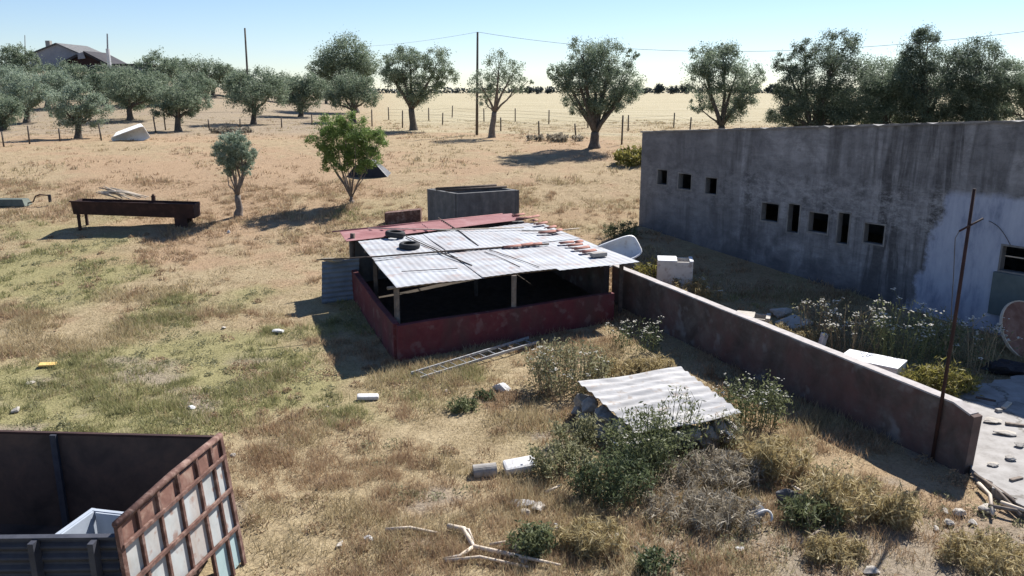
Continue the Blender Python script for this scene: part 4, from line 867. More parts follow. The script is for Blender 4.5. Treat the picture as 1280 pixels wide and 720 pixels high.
T('fig_tree', 'small bright green leafy tree with two thin stems', 'tree', (440, 254), (439, 246), [(418, 165, 20), (445, 158, 16), (440, 182, 20), (464, 176, 17), (399, 178, 12), (425, 196, 15), (452, 196, 14), (430, 152, 10), (478, 172, 9), (405, 190, 9), (408, 162, 10), (440, 205, 14), (465, 200, 12), (412, 205, 10), (432, 175, 18)], leaf='fig', bark='greybark', rt=.085, dens=.95, lsize=1.1, grow=1.16, group='young trees in the open pasture', limb=1.0)
p = G(464, 219); mb = MB(); mb.hexa([p + Vector(v) for v in ((-1.3, -.5, -.1), (1.0, -.5, -.1), (1.2, .6, -.1), (-1.2, .6, -.1))], [p + Vector(v) for v in ((-.9, -.2, .45), (.1, -.2, .85), (.15, .4, .85), (-.8, .4, .5))])
solo(mb.build('tarp_heap', M['black'], bevel=.08, origin=p), 'dark heap covered in black sheeting behind the bright green tree', 'heap')
# far trees on the horizon
def fartree(label, px, Y, wpx, hpx, seed):
    rng = np.random.default_rng(seed); B = ground(Yp(px, 112, Y)); mpp = Y / FOC; t = thing('far_tree', label, 'tree', B, 'far trees on the horizon')
    w, h = wpx * mpp, hpx * mpp; MB().tube([B, B + Vector((0, 0, h * .4))], [h * .05, h * .03], 5).build('trunk', M['bark'], t)
    n = 1500; ns = 14; d = rng.normal(size=(ns, 3)); d /= np.linalg.norm(d, axis=1)[:, None]
    sub = np.array(B) + np.array([0, 0, h * .55]) + d * np.array([w / 2, w / 2, h * .42]) * rng.uniform(.3, .95, ns)[:, None]
    pts = sub[rng.integers(0, ns, n)] + rng.normal(size=(n, 3)) * h * .12; quads_mesh('crown', leaves(pts, 0, h * .16, h * .1, rng), M['farleaf'], t)
fl = [(672, 560, 20, 8), (688, 600, 14, 7), (806, 540, 22, 8), (824, 560, 18, 12), (842, 580, 20, 9), (858, 560, 16, 11), (570, 640, 16, 5), (545, 620, 18, 5), (660, 580, 12, 9), (968, 560, 22, 12)]
flab = ['first to the right of the wispy olive', 'second to the right of the wispy olive', 'just right of the big round olive', 'tallest of those right of the big round olive', 'low one between two taller far trees', 'just left of the many stemmed olive',
        'low one left of the utility pole', 'low one right of the split crowned olive', 'behind the edge of the wispy olive', 'glimpsed between the trees behind the building']
for i, (a, lb) in enumerate(zip(fl, flab)): fartree('dark far tree on the horizon, ' + lb, *a, 300 + i)
rng = np.random.default_rng(5); pts = []
for x in np.linspace(-420, 620, 340): 
    Y = 760 + 30 * math.sin(x * .02); h = 3 + 3.5 * vnoise(x, 3, 30) ; z = gz(x, Y)
    pts += [(x + rng.uniform(-3, 3), Y + rng.uniform(-5, 5), z + rng.uniform(0, h)) for _ in range(24)]
o = quads_mesh('distant_wood', leaves(np.array(pts), 0, 2.2, 1.6, rng), M['farleaf'], origin=(0, 0, 0)); tag(o, 'dark strip of distant wood along the horizon', 'wood', None, 'stuff')

# ------------------------------------------------------------------ poles, cable, fences
def upole(label, top_, bot, rad, m='post', name='utility_pole', gy=None, thick=None):
    B = G(*bot) if gy is None else ground(Yp(bot[0], bot[1], gy)); Tp = Yp(top_[0], top_[1], B.y); mb = MB(); mb.tube([B - Vector((0, 0, .3)), Tp], [rad * 1.15, rad * .8], 8)
    o = mb.build(name, M[m], smooth=True, origin=B); solo(o, label, 'pole', 'poles on the skyline'); return B, Tp
B1, P1 = upole('dark wooden utility pole standing left of the wispy olive', (597, 40), (596, 169), .095)
B2, P2 = upole('tall thin pole rising behind the round headed grove olive', (306, 35), (312, 140), .12)
upole('thin far mast at upper left beside the gabled house', (31, 44), (33, 98), .07, gy=150)
def span(a, b, sag, n=24): return [lerp(a, b, t) - Vector((0, 0, sag * 4 * t * (1 - t))) for t in np.linspace(0, 1, n)]
far_end = Yp(1330, 33, 46.); solo(MB().tube(span(P1, far_end, 1.35), .012, 5).build('power_cable', M['wire'], origin=P1), 'thin overhead cable sagging from the utility pole to the right', 'cable')
far2 = Yp(395, 57, 110); solo(MB().tube(span(P1, far2, .5), .009, 5).build('power_cable', M['wire'], origin=P1), 'thin overhead cable from the utility pole towards the grove', 'cable')
def fence(label, pts, hpx, wires=(.45, .8, 1.1), rp=.055):
    P = [G(*p) for p in pts]; t = thing('wire_fence', label, 'fence', P[0], 'wire fences'); tops = []; r = random.Random(len(pts))
    for p, h in zip(P, hpx):
        q = p + Vector((r.uniform(-.1, .1), 0, h)); MB().tube([p - Vector((0, 0, .2)), q], [rp * 1.1, rp], 6).build('post', M['post'], t, smooth=True); tops.append(q)
    for w in wires:
        mb = MB(); mb.tube([lerp(p, q_, min(.97, w / 1.35)) for p, q_ in zip(P, tops)], .007, 4); mb.build('wire', M['wire'], t)
fence('wire fence along the far side of the dirt track', [(486, 150), (536, 151), (565, 147), (605, 152), (644, 152), (686, 155), (735, 160), (785, 164), (842, 160), (862, 168), (905, 172)], [1.3] * 11)
fence('wire fence with leaning posts along the near side of the track', [(503, 160), (553, 156), (626, 164), (674, 170), (720, 172), (777, 181)], [1.5, 1.1, 1.1, 1.1, 1.0, 1.9])
fence('rough wire fence along the front of the olive grove', [(5, 184), (37, 180), (75, 177), (127, 176), (195, 166), (207, 163), (262, 163), (300, 160), (352, 160), (390, 156), (425, 158), (465, 158)], [1.0, 1.2, .9, 1.2, 1.3, 1.5, .9, .8, .9, 1.0, .8, 1.5])

# ------------------------------------------------------------------ house on the rise
HY = 132.
def hp_(px, py, y=HY): return Yp(px, py, y)
ho = thing('farmhouse', 'grey gabled farmhouse with chimney on the rise at upper left', 'house', ground(hp_(70, 96)))
L_, R_, A_ = hp_(36, 69), hp_(106, 70), hp_(71, 55); gb = ground(hp_(70, 96)).z - 1
mb = MB(); poly = [(L_.x, HY, gb), (R_.x, HY, gb), (R_.x, HY, R_.z), (A_.x, HY, A_.z), (L_.x, HY, L_.z)]; mb.prism(poly, (0, 0, 0), (0, 9, 0)); mb.build('wall', M['house'], ho)
for a, b, nm in ((L_, A_, 'roof'), (A_, R_, 'roof')):
    d = (b - a).normalized(); e0 = a - d * (.5 if a is L_ else 0); e1 = b + d * (0 if b is A_ else .5); up = Vector((0, 0, .16)); mb = MB()
    P0 = [e0 + Vector((0, -.35, .01)), e1 + Vector((0, -.35, .01)), e1 + Vector((0, 9.3, .01)), e0 + Vector((0, 9.3, .01))]; mb.hexa(P0, [p + up for p in P0]); mb.build('roof', M['tank'], ho)
p = hp_(61, 55, HY + 2); MB().box((p.x, HY + 2, p.z - .3), (.7, .7, 1.6)).build('chimney', M['stone'], ho)
HY2 = 128.
an = thing('broken_outbuilding', 'outbuilding with sagging broken black roof beside the farmhouse', 'building', ground(Yp(108, 97, HY2)))
z = lambda px, py: Yp(px, py, HY2)
mb = MB(); b0 = ground(Yp(108, 97, HY2)).z - 1; x0, x1 = z(78, 80).x, z(136, 80).x; zw = z(78, 82).z
mb.hexa([(x0, HY2, b0), (x1, HY2, b0), (x1, HY2 + 7, b0), (x0, HY2 + 7, b0)], [(x0, HY2, zw), (x1, HY2, zw), (x1, HY2 + 7, zw), (x0, HY2 + 7, zw)]); mb.build('wall', M['roofblack'], an)
for pa, pb_ in (((75, 79), (97, 68)), ((105, 64), (138, 81))):
    a, b = z(*pa), z(*pb_); mb = MB(); P0 = [a + Vector((0, -.3, -.35)), b + Vector((0, -.3, -.35)), b + Vector((0, 7, -.35)), a + Vector((0, 7, -.35))]; mb.hexa(P0, [p + Vector((0, 0, .4)) for p in P0]); mb.build('roof', M['roofblack'], an)
mb = MB(); mb.prism([z(97, 68), z(105, 64), z(134, 81.5), z(80, 81.5)], (0, .2, 0), (0, .5, 0)); mb.build('gable', M['darkrust'], an)
mb = MB(); mb.prism([z(97, 67), z(104, 65), z(107, 73), z(98, 74)], (0, -.1, 0), (0, .1, 0)); mb.build('patch', M['house'], an)
le = thing('lean_to', 'low lean to with flat black roof right of the outbuilding', 'building', ground(Yp(160, 97, HY2)))
a, b = z(138, 80), z(184, 81); mb = MB(); mb.hexa([(a.x, HY2, b0), (b.x, HY2, b0), (b.x, HY2 + 5, b0), (a.x, HY2 + 5, b0)], [(a.x, HY2, a.z - .25), (b.x, HY2, a.z - .25), (b.x, HY2 + 5, a.z - .25), (a.x, HY2 + 5, a.z - .25)]); mb.build('wall', M['house'], le)
MB().box(((a.x + b.x) / 2, HY2 + 2.4, a.z - .1), (b.x - a.x + .6, 5.8, .26)).build('roof', M['roofblack'], le)
ms = thing('mast', 'white mast with a thicker pale base beside the lean to', 'mast', ground(Yp(134, 97, 126.)))
q0 = Yp(134.5, 97, 126.); q1 = Yp(134.5, 61, 126.); q2 = Yp(134, 42, 126.); MB().tube([(q1.x, 126, q0.z - 1), q1], [.35, .28], 8).build('base', M['paint'], ms); MB().tube([q1, q2], [.13, .1], 6).build('pole', M['house'], ms)

# ------------------------------------------------------------------ weeds and bushes
WG = 'tall weeds about the low wall'
def weed(label, px, py, h, spread, n, leaf='weedleaf', stem='stemgreen', heads=0, dens=1., name='weed_clump', cat='weeds', seed=None, lw=.034, group=WG, ls=.10, headsize=.035):
    seed = seed if seed is not None else int(px * 3 + py * 5); rng = np.random.default_rng(seed); r = random.Random(seed); B = G(px, py); t = thing(name, label, cat, B, group)
    mb = MB(); LC = []; HD = MB(); hh = 0
    for i in range(n):
        a = r.uniform(0, 6.28); d = spread * math.sqrt(r.random()); b = ground((B.x + d * math.cos(a), B.y + d * math.sin(a) * .8)); H_ = h * r.uniform(.55, 1.05) * (1 - .35 * (d / spread) ** 2)
        tip = b + Vector((math.cos(a) * .25 * H_ * d / spread + r.uniform(-.12, .12) * H_, math.sin(a) * .25 * H_ * d / spread + r.uniform(-.12, .12) * H_, H_))
        mid = lerp(b, tip, .5) + Vector((r.uniform(-.05, .05), r.uniform(-.05, .05), .03)) * h; mb.tube([b - Vector((0, 0, .03)), mid, tip], [.010, .008, .005], 3, cap=False)
        tops = [tip]
        for k in range(r.randint(1, 3)):
            s = lerp(mid, tip, r.uniform(.0, .8)); e = s + Vector((r.uniform(-.22, .22), r.uniform(-.22, .22), r.uniform(.1, .35))) * h * .8; mb.tube([s, e], [.006, .004], 3, cap=False); tops.append(e)
        m_ = int(26 * dens)
        for k in range(m_):
            u = r.random() ** .9; p = lerp(b, mid, u * 2) if u < .5 else lerp(mid, tip, u * 2 - 1); w = .16 * (1 - .6 * u) * max(.5, h); LC.append((p.x + r.gauss(0, w), p.y + r.gauss(0, w), p.z + r.gauss(0, .04)))
        for e in tops:
            for k in range(int(5 * dens)): LC.append((e.x + r.gauss(0, .06), e.y + r.gauss(0, .06), e.z - abs(r.gauss(0, .12))))
            if hh < heads and r.random() < .75:
                hh += 1
                for k in range(r.randint(3, 6)):
                    c = e + Vector((r.gauss(0, headsize), r.gauss(0, headsize), r.gauss(.01, headsize * .35))); rad = headsize * r.uniform(.4, .75); q_ = 6
                    HD.add([c + Vector((math.cos(6.283 * j / q_) * rad, math.sin(6.283 * j / q_) * rad, r.uniform(-.3, .3) * rad)) for j in range(q_)] + [c + Vector((0, 0, rad * .5)), c - Vector((0, 0, rad * .5))], [(j, (j + 1) % q_, q_) for j in range(q_)] + [((j + 1) % q_, j, q_ + 1) for j in range(q_)])
    mb.build('stems', M[stem], t)
    if LC: quads_mesh('leaves', leaves(np.array(LC), 0, ls, lw, rng, .4), M[leaf], t)
    if HD.V: tag(HD.build('flower_heads', M['umbel'], t), kind='stuff')
    return t
weed('big pale green weed clump with cream heads between ladder and corrugated sheet', 712, 487, 1.3, .85, 80, heads=44, stem='stemdry', leaf='paleweed', dens=1.1)
weed('thin flowering weeds growing against the far end of the low wall', 795, 437, 1.0, .6, 22, heads=30, leaf='darkweed', dens=.5)
weed('green weed clump against the low wall right of the corrugated sheet', 940, 535, 1.25, .5, 36, heads=34, leaf='weedleaf', dens=1.0)
weed('dark bushy weeds in front of the corrugated sheet', 800, 590, 1.25, .7, 52, leaf='weedleaf', dens=1.2, lw=.03, heads=14)
weed('dark green bush at the left front of the stone heap', 768, 622, .95, .6, 46, leaf='darkweed', dens=1.3, lw=.028)
weed('olive green weeds beside the left foot of the stone heap', 712, 598, .75, .6, 40, leaf='paleweed', dens=1.0)
weed('tall thin weeds rising in front of the corrugated sheet middle', 838, 572, 1.5, .4, 20, leaf='weedleaf', heads=10, dens=.6)
weed('scraggly weeds at the near right corner of the corrugated sheet', 905, 560, .9, .45, 26, leaf='paleweed', stem='stemdry', heads=8, dens=.8)
weed('green weeds along the left side of the stone heap', 722, 560, .75, .4, 30, leaf='paleweed', dens=1.0)
weed('dry brown brush between the dark bush and the grey sack', 905, 655, .5, .6, 40, leaf='greystraw', stem='stemdry', dens=.8, lw=.02, ls=.18)
weed('small green bush among pale rubble in the foreground', 668, 692, .55, .26, 24, leaf='weedleaf', dens=1.4)
weed('grey dry brush in front of the right half of the sheet', 890, 598, .5, .8, 70, leaf='greystraw', stem='stemdry', dens=1.0, lw=.02, ls=.2)
weed('grey brush strip between the dark bush and bare ground', 865, 642, .34, .8, 56, leaf='greystraw', stem='stemdry', dens=.9, lw=.02, ls=.2)
weed('straw yellow bush beside the grey brush near the wall', 965, 590, .75, .55, 46, leaf='straw', stem='stemdry', dens=1.2, lw=.022, ls=.22)
weed('yellowish bush in the wall shadow, left of the rusty pole', 1050, 640, .7, .6, 50, leaf='straw', stem='stemdry', dens=1.2, lw=.024, ls=.2)
weed('greenish dry bush next to the foreground wall shadow', 1015, 655, .55, .45, 34, leaf='weedleaf', stem='stemdry', dens=.9, lw=.03, ls=.14)
weed('small yellow bush at the edge of the wall shadow', 1120, 655, .6, .28, 26, leaf='straw', stem='stemdry', dens=1.2, lw=.022, ls=.2)
weed('orange straw clump in the foreground below the dark bush', 740, 685, .5, .45, 44, leaf='straw', stem='stemdry', dens=1.1, lw=.02, ls=.2)
weed('straw clump at the right end of the ladder', 765, 470, .5, .6, 40, leaf='straw', stem='stemdry', dens=1.1, lw=.024, ls=.2)
weed('pale straw clump in the corner below the low wall', 815, 470, .6, .45, 30, leaf='straw', stem='stemdry', dens=1.2, lw=.024, ls=.2)
weed('low dry weeds right of the chest freezer along the wall', 870, 368, .6, .9, 50, leaf='straw', stem='stemdry', dens=.9, heads=14, lw=.03, ls=.16)
weed('yellow green weeds left of the chest freezer', 815, 348, .7, .6, 40, leaf='yellowweed', stem='stemdry', dens=.9, lw=.03, ls=.16)
weed('tall cream headed weeds behind the wall, leftmost by the slab', 1018, 425, 1.35, .5, 24, heads=26, stem='stemdry', dens=.45, leaf='paleweed', headsize=.045)
weed('tall cream headed weeds behind the wall above the white fridge', 1065, 442, 1.45, .6, 26, heads=28, stem='stemdry', dens=.45, leaf='paleweed', headsize=.045)
weed('tallest cream headed weeds behind the wall near the rusty pole', 1128, 455, 1.9, .75, 46, heads=46, dens=.55, leaf='weedleaf', headsize=.05)
weed('cream headed weeds behind the rusty pole by the round board', 1215, 462, 1.4, .6, 28, heads=28, stem='stemdry', dens=.45, leaf='weedleaf', headsize=.045)
weed('cream headed weeds between the tallest weeds and rusty pole', 1165, 450, 1.4, .5, 24, heads=22, dens=.45, leaf='weedleaf', headsize=.045)
weed('yellow green bush behind the wall right of the fridge', 1170, 493, .8, .7, 70, leaf='yellowweed', stem='stemdry', dens=1.4, lw=.03, ls=.15)
weed('dry straw weeds right behind the middle of the low wall', 985, 428, .55, .7, 50, leaf='straw', stem='stemdry', dens=.9, lw=.024, ls=.2)
weed('dark shrub at the left corner of the concrete building', 776, 296, .75, .6, 34, leaf='darkweed', dens=1.0)
weed('green shrub above the tank right by the building corner', 795, 205, 1.0, 1.1, 50, leaf='yellowweed', dens=1.0, ls=.2, lw=.09)
weed('small dark weed in the bottom foreground', 820, 715, .35, .22, 14, leaf='darkweed', dens=1.2)
weed('low dark weed patch in the pasture near the ladder', 578, 512, .28, .3, 20, leaf='weedleaf', dens=.9)
weed('second low weed patch, right of the ladder foot', 605, 500, .25, .25, 14, leaf='darkweed', dens=.7)
weed('dry straw bush at the bottom right corner', 1230, 705, .45, .6, 50, leaf='straw', stem='stemdry', dens=1.1, lw=.02, ls=.2)
weed('small straw bush at the bottom right of the bare earth', 1045, 700, .4, .4, 30, leaf='straw', stem='stemdry', dens=1.0, lw=.02, ls=.18)
weed('low dry weeds along the bank below the grove pole', 290, 166, .5, 1.6, 40, leaf='greystraw', stem='stemdry', dens=.8, ls=.3, lw=.1)
weed('low weeds along the track by the big round olive', 690, 176, .5, 2.0, 40, leaf='greystraw', stem='stemdry', dens=.8, ls=.3, lw=.1)

# ------------------------------------------------------------------ litter and rubble
def lump(name, label, cat, px, py, size, m, seed, rot=0, flat=None, group=None, lift=.4):
    p = G(px, py); c = p + Vector((0, 0, size[2] * lift)); mb = MB(); mb.rock(c, size, seed, 3, .25, rot); return solo(mb.build(name, M[m], origin=c), label, cat, group)
def slab(name, label, cat, px, py, size, m, rot=(0, 0, 0), group=None, bev=.015):
    p = G(px, py); c = p + Vector((0, 0, size[2] / 2 + .03)); mb = MB(); mb.box(c, size, R=E3(*rot)); return solo(mb.build(name, M[m], bevel=bev, origin=c), label, cat, group)
LG = 'pale litter scattered on the dry grass'
slab('foam_block', 'white foam block lying in the grass below the shed shadow', 'foam block', 460, 500, (.50, .2, .10), 'foam', (.10, .06, .18), LG, .04)
lump('plastic_bag', 'crumpled white plastic bag on the grass below the ladder', 'plastic bag', 628, 487, (.28, .24, .16), 'foam', 51, .4, group=LG)
p = G(606, 593); mb = MB(); a = p + Vector((-.24, -.03, .08)); b = p + Vector((.24, .05, .06)); lathe(mb, [(.095, -.22), (.135, -.22), (.135, .22), (.095, .22)], 20, (a + b) / 2, E3(0, math.radians(88), .16)); solo(mb.build('concrete_pipe', M['stone'], origin=p), 'short grey concrete drum lying left of the white block', 'drum')
slab('white_block', 'chipped white painted block in grass right of the grey drum', 'block', 650, 589, (.62, .34, .17), 'foam', (.16, -.09, .22), None, .05)
for i, (x, y, s, lb) in enumerate([(655, 630, (.28, .16, .07), 'flat piece at the back of the rubble by the small bush'), (674, 636, (.22, .15, .09), 'piece right of the flat one by the small bush'), (658, 642, (.16, .12, .08), 'front piece above the small bush'), (696, 662, (.1, .08, .09), 'upright piece right of the small bush'),
        (773, 672, (.1, .08, .09), 'single yellowish piece right of the straw clump'), (646, 690, (.24, .15, .12), 'larger piece left of the small bush foot'), (655, 701, (.15, .1, .08), 'small piece below the small bush'), (634, 681, (.18, .1, .04), 'flat piece near the forked bleached branch'),
        (280, 410, (.11, .07, .04), 'white piece in the middle left grass'), (347, 415, (.3, .16, .07), 'broad grey white one left of the shed shadow'), (37, 480, (.16, .1, .05), 'cream piece at far left'), (20, 515, (.14, .11, .09), 'rounded piece near the box back wall'),
        (240, 512, (.13, .09, .07), 'white piece above the box back wall'), (292, 572, (.08, .07, .07), 'white piece right of the box end panel'), (425, 681, (.13, .05, .03), 'small flat piece in the lower foreground'), (461, 675, (.12, .07, .05), 'piece near the start of the bleached stick'),
        (409, 509, (.06, .05, .03), 'tiny white piece left of the foam block'), (558, 489, (.09, .05, .03), 'small piece below the ladder foot'), (925, 686, (.09, .07, .03), 'small white piece on the bare earth'), (1090, 716, (.16, .12, .06), 'white piece at the bottom edge of the bare earth'),
        (180, 465, (.16, .08, .04), 'grey one above the box in the grass'), (286, 292, (.1, .1, .16), 'small one standing below the young olive')]):
    lump('stone', 'pale stone, ' + lb, 'stone', x, y, s, 'palestone' if i % 3 else 'foam', 400 + i, i, group='pale stones lying on the ground')
slab('foam_scrap', 'flat yellow foam scrap lying in the left grass', 'foam scrap', 60, 458, (.40, .22, .05), 'yellowfoam', (.05, .06, .3), LG)
lump('clod', 'dark clod of earth on the bare ground at the bottom', 'clod', 793, 688, (.10, .08, .06), 'darkwood', 61)
c = G(945, 652); mb = MB(); mb.rock(c + Vector((0, .05, .12)), (.24, .2, .19), 72); o = mb.build('sack', M['bluecloth'], origin=c); solo(o, 'crumpled grey sack with pale mouth lying on the grey brush', 'sack')
mb = MB(); mb.tube([c + Vector((.06 + .15 * math.cos(t), -.14 + .04 * math.sin(2 * t), .17 + .11 * math.sin(t))) for t in np.linspace(-.6, 2.6, 9)], .022, 6); ob = mb.build('mouth', M['foam'], o, smooth=True, origin=c)
c = G(985, 628); mb = MB(); mb.rock(c + Vector((0, 0, .1)), (.32, .25, .2), 71); solo(mb.build('rubble_lump', M['tank'], origin=c), 'dark rubble lump between grey brush and yellowish bush', 'rubble')
def stick(label, pts, rad, m='bleached', lift=.07, name='stick', group='bleached sticks in the foreground'):
    P = [G(*p) + Vector((0, 0, lift + .03 * math.sin(i * 2.1))) for i, p in enumerate(pts)]; rr = [rad * (1 - .5 * i / len(P)) for i in range(len(P))]; return rod(P, rr, name, m, label, 'stick', group)
stick('straight bleached stick lying left of the forked branch', [(482, 667), (512, 666), (546, 669)], .035)
P = [G(*p) + Vector((0, 0, .09)) for p in ((560, 664), (580, 668), (592, 690), (640, 700), (700, 713))]; fb = thing('forked_branch', 'long forked bleached branch lying in the foreground grass', 'branch', P[0])
MB().tube(P, [.05, .05, .042, .035, .02], 7).build('limb', M['bleached'], fb, smooth=True); MB().tube([P[2], G(575, 700) + Vector((0, 0, .07)), G(553, 703) + Vector((0, 0, .06))], [.035, .03, .02], 6).build('limb', M['bleached'], fb, smooth=True); MB().tube([P[1], G(586, 672) + Vector((0, 0, .14)), G(592, 684) + Vector((0, 0, .1))], [.03, .025, .015], 6).build('limb', M['bleached'], fb, smooth=True)
stick('bleached stick along the bottom edge below the forked branch', [(556, 706), (600, 703), (660, 712)], .03)
stick('short thick bleached stick right of the forked branch', [(612, 686), (632, 684), (650, 688)], .03)
stick('short bleached stick by the small foreground bush', [(640, 676), (660, 684)], .022)
stick('grey stick lying on the bare earth near the bottom right', [(1000, 686), (1030, 664)], .03, 'wood')
stick('thin pale stick above the white rubble', [(682, 620), (702, 612)], .03)
stick('pale stick on bare earth beside the grey sack', [(990, 612), (1008, 624)], .03)
# broken edge of the yard
r = random.Random(44)
for i, (x, y, s) in enumerate([(1186, 655, .13), (1200, 643, .15), (1180, 640, .09), (1216, 655, .10), (1232, 640, .18), (1170, 662, .08)]):
    lump('rubble_lump', ['rough lump below the end of the low wall', 'largest lump just under the wall end', 'small lump at the wall shadow edge', 'lump below the broken yard edge', 'broken chunk under the yard edge', 'smallest lump left of the wall end'][i] + ', pale concrete', 'rubble', x, y, (s, s * .8, s * .6), 'palestone', 500 + i, i, group='rubble at the end of the low wall')
for i, (pts, m) in enumerate([(((1218, 600), (1245, 622), (1275, 650)), 'wood'), (((1222, 612), (1236, 628), (1240, 650)), 'bleached'), (((1228, 606), (1262, 632), (1290, 656)), 'darkwood'), (((1250, 636), (1285, 650)), 'bleached'), (((1234, 640), (1270, 648)), 'wood')]):
    stick('broken stick under the yard edge, ' + ['longest grey one', 'pale one bending downwards', 'dark one along the slab', 'pale one at the photo edge', 'short grey one'][i], pts, .04, m, .12, group='sticks at the broken yard edge')
YG = 'debris lying on the concrete yard'
for i, (x, y, s, rt, m, lb) in enumerate([(1258, 508, (.5, .10, .05), .8, 'bleached', 'pale plank at the upper middle'), (1275, 533, (.55, .08, .05), -.3, 'wood', 'plank at the photo edge'), (1258, 543, (.34, .18, .06), .1, 'palestone', 'white flat slab in the middle'), (1238, 528, (.30, .2, .06), .4, 'palestone', 'broad pale slab near the wall end'),
        (1275, 558, (.16, .12, .07), .3, 'stone', 'small grey one at right'), (1262, 575, (.2, .12, .07), .9, 'stone', 'grey one near the lower right'), (1248, 515, (.12, .1, .07), .2, 'stone', 'little one below the pale plank'), (1232, 500, (.4, .06, .04), -.6, 'darkwood', 'dark stick near the upper left'), (1240, 582, (.16, .1, .05), .5, 'palestone', 'pale one near the broken edge'), (1270, 600, (.3, .07, .04), .4, 'wood', 'low stick near the broken edge')]):
    p = G(x, y, .16); c = p + Vector((0, 0, s[2] / 2 + .003)); pl_ = 'plank' in lb or 'stick' in lb; mb = MB(); (mb.box(c, s, R=E3(0, .03, rt)) if pl_ else mb.rock(c + Vector((0, 0, .01)), (s[0] * .85, s[1] * .95, s[2] * .8), 800 + i, 3, .25, rt)); solo(mb.build('plank' if pl_ else 'concrete_chunk', M[m], bevel=.008 if pl_ else 0, origin=c), 'debris on the concrete yard, ' + lb, 'debris', YG)

# ------------------------------------------------------------------ grass
def inpoly(x, y, poly):
    inside = np.zeros(x.shape, bool); n = len(poly)
    for i in range(n):
        x0, y0 = poly[i]; x1, y1 = poly[(i + 1) % n]; c = ((y0 > y) != (y1 > y)) & (x < (x1 - x0) * (y - y0) / (y1 - y0 + 1e-9) + x0); inside ^= c
    return inside
avoid = [[(q.x, q.y) for q in (cFL, cFR, Vector((3.4, 24.5, 0)), dr, cBR, cBL)], yp, [(-11, 8.6), (-4.1, 8.6), (-4.1, 11.3), (-11, 11.6)], [(c.x, c.y) for c in cs],
         [((BA + BD * s + BN * d).x, (BA + BD * s + BN * d).y) for s, d in ((0, -.05), (SE, -.05), (SE, 7), (0, 7))], [(q.x, q.y) for q in (sa, sb, sc_, sd)]]
def scatter(n, y0, y1, rng, umax=.72):
    y = np.sqrt(rng.uniform(y0 ** 2, y1 ** 2, n)); x = rng.uniform(-umax, umax, n) * (y + 2); keep = np.ones(n, bool)
    for P in avoid: keep &= ~inpoly(x, y, P)
    return x[keep], y[keep]
def blades(x, y, nb, h, w, rng, spread=.10):
    n = len(x); X = np.repeat(x, nb); Y = np.repeat(y, nb); Hh = np.repeat(h, nb) * rng.uniform(.45, 1.1, n * nb); Wd = np.repeat(w, nb) * rng.uniform(.7, 1.3, n * nb); S = np.repeat(h, nb) * .6 + spread
    X = X + rng.normal(size=n * nb) * S * .5; Y = Y + rng.normal(size=n * nb) * S * .5; Z = zg(X, Y) + relief(X, Y) * sst(120, 30, Y) - .02
    a = rng.uniform(0, 6.283, n * nb); le = rng.uniform(.1, .9, n * nb) * Hh; b = rng.uniform(0, 6.283, n * nb)
    c = np.stack([X, Y, Z], 1); s = np.stack([np.cos(a) * Wd / 2, np.sin(a) * Wd / 2, np.zeros_like(a)], 1); t = np.stack([np.cos(b) * le, np.sin(b) * le, Hh], 1)
    return np.stack([c - s, c + s, c + t], 1)
def grass_object(name, label, parts, m):
    V = np.concatenate(parts); o = quads_mesh(name, V, m, k=3, origin=(0, 0, 0)); tag(o, label, 'grass', None, 'stuff')
rng = np.random.default_rng(99); dry, green, ruddy = [], [], []
for n, y0, y1, nb, wpx in ((17000, 8, 16, 9, .014), (32000, 16, 26, 9, .020), (26000, 26, 42, 8, .034), (15000, 42, 85, 6, .06)):
    x, y = scatter(n, y0, y1, rng); g, p, rd, ba = fields(x, y); k = rng.random(len(x)); tall = fbm(x - 20, y + 5, 1.6)
    right = sst(-6, 1, x) * sst(26, 18, y)
    h = (.05 + .17 * sst(.46, .72, tall)) * (1 + .25 * right) * rng.uniform(.7, 1.3, len(x)); w = np.full(len(x), wpx)
    live = (k > ba * .8) & (rng.random(len(x)) < .35 + .35 * (y > 16) + .75 * sst(.36, .55, fbm(x + 5, y - 60, .9)))
    isg = live & (rng.random(len(x)) < g * .8); isr = live & ~isg & (rng.random(len(x)) < rd * .8); isd = live & ~isg & ~isr
    for msk, lst in ((isg, green), (isr, ruddy), (isd, dry)): lst.append(blades(x[msk], y[msk], nb, h[msk] * (.8 if lst is green else 1), w[msk], rng))
M['drygrass'] = leafmat('dry_grass_blades', (.27, .21, .115), (.40, .325, .19), (.53, .45, .29), .35)
M['ruddygrass'] = leafmat('ruddy_grass_blades', (.24, .155, .092), (.37, .26, .16), (.50, .385, .25), .35)
M['greengrass'] = leafmat('green_grass_blades', (.17, .17, .07), (.27, .265, .12), (.38, .365, .185), .35)
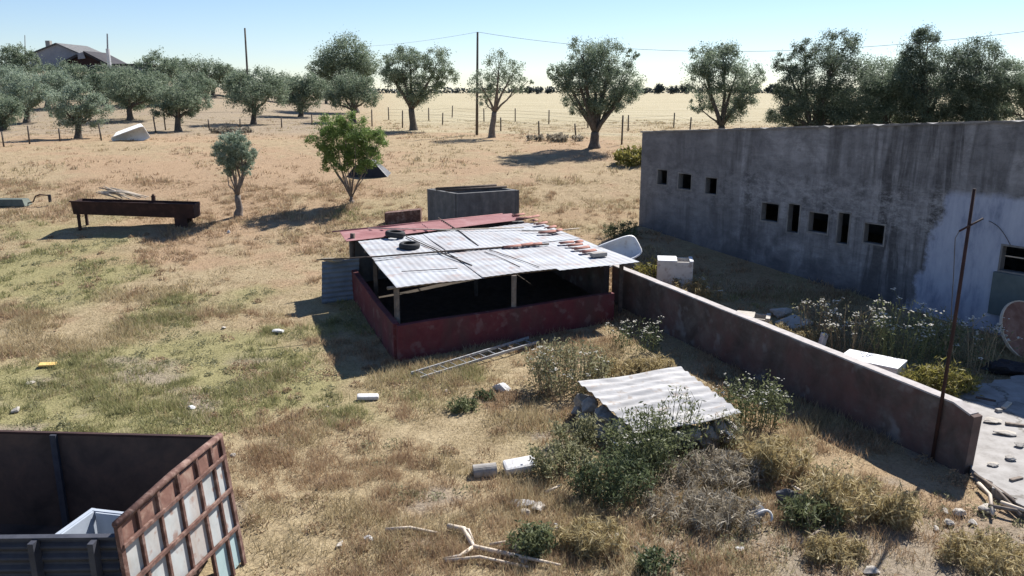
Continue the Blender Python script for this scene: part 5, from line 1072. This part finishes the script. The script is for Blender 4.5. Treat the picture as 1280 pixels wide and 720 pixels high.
def lowplants(n, y0, y1, rng, sel, nl, L, rmax, hmax):
    x, y = scatter(n, y0, y1, rng); k = sel(x, y); x, y = x[k], y[k]; rad = rng.uniform(.25, 1., len(x)) * rmax; hh = rng.uniform(.35, 1., len(x)) * hmax; m_ = len(x) * nl
    a = rng.uniform(0, 6.283, m_); d = np.sqrt(rng.random(m_)); R_ = np.repeat(rad, nl); X = np.repeat(x, nl) + np.cos(a) * d * R_; Y = np.repeat(y, nl) + np.sin(a) * d * R_
    Zz = zg(X, Y) + relief(X, Y) + np.repeat(hh, nl) * rng.random(m_) * (1 - d * d * .8); return leaves(np.stack([X, Y, Zz], 1), 0, L, L * .32, rng, .7)
rl = np.random.default_rng(123)
brown = np.concatenate([lowplants(600, 8.5, 20, rl, lambda x, y: fbm(x + 3, y + 8, 2.) > .46, 80, .075, .4, .22), lowplants(260, 20, 36, rl, lambda x, y: fbm(x, y, 3.) > .48, 45, .11, .42, .2)])
o = quads_mesh('low_brown_weeds', brown, leafmat('dry_brown_weed_leaves', (.22, .145, .085), (.34, .24, .15), (.47, .37, .25), .4), origin=(0, 0, 0)); tag(o, 'low dried brown weeds between the grass', 'weeds', None, 'stuff')
grn = np.concatenate([lowplants(420, 8.5, 18, rl, lambda x, y: (fbm(x + 30, y + 8, 2.) > .52) & (x > -3), 60, .07, .28, .2), lowplants(1300, 15, 32, rl, lambda x, y: (fields(x, y)[0] > .45) & (x < 1), 42, .085, .4, .13)])
o = quads_mesh('low_green_weeds', grn, M['paleweed'], origin=(0, 0, 0)); tag(o, 'low grey green weeds between the grass', 'weeds', None, 'stuff')
grass_object('dry_grass', 'sun dried straw coloured grass over the pasture', dry, M['drygrass'])
for n, y0, y1, nb, wpx in ((2300, 8, 15, 60, .012), (2200, 15, 24, 46, .018), (1500, 24, 40, 36, .028)):
    x, y = scatter(n, y0, y1, rng); g, p, rd, ba = fields(x, y); k = (fbm(x - 9, y + 44, 2.4) > .44) & (rng.random(len(x)) > ba * .7); k2 = k & (g < .35); k3 = k & (g >= .35)
    for msk, lst in ((k2, ruddy), (k3, green)):
        hh = rng.uniform(.10, .26, msk.sum()); lst.append(blades(x[msk], y[msk], nb, hh, np.full(msk.sum(), wpx), rng, .09))
grass_object('ruddy_grass', 'reddish brown dry grass in patches', ruddy, M['ruddygrass'])
grass_object('green_grass', 'patches of green grass left of the shed', green, M['greengrass'])

# every object that is neither setting nor stuff is a thing or a part of one
for o in COL.objects:
    if o.type in ('MESH', 'EMPTY') and 'kind' not in o.keys(): o['kind'] = 'thing'
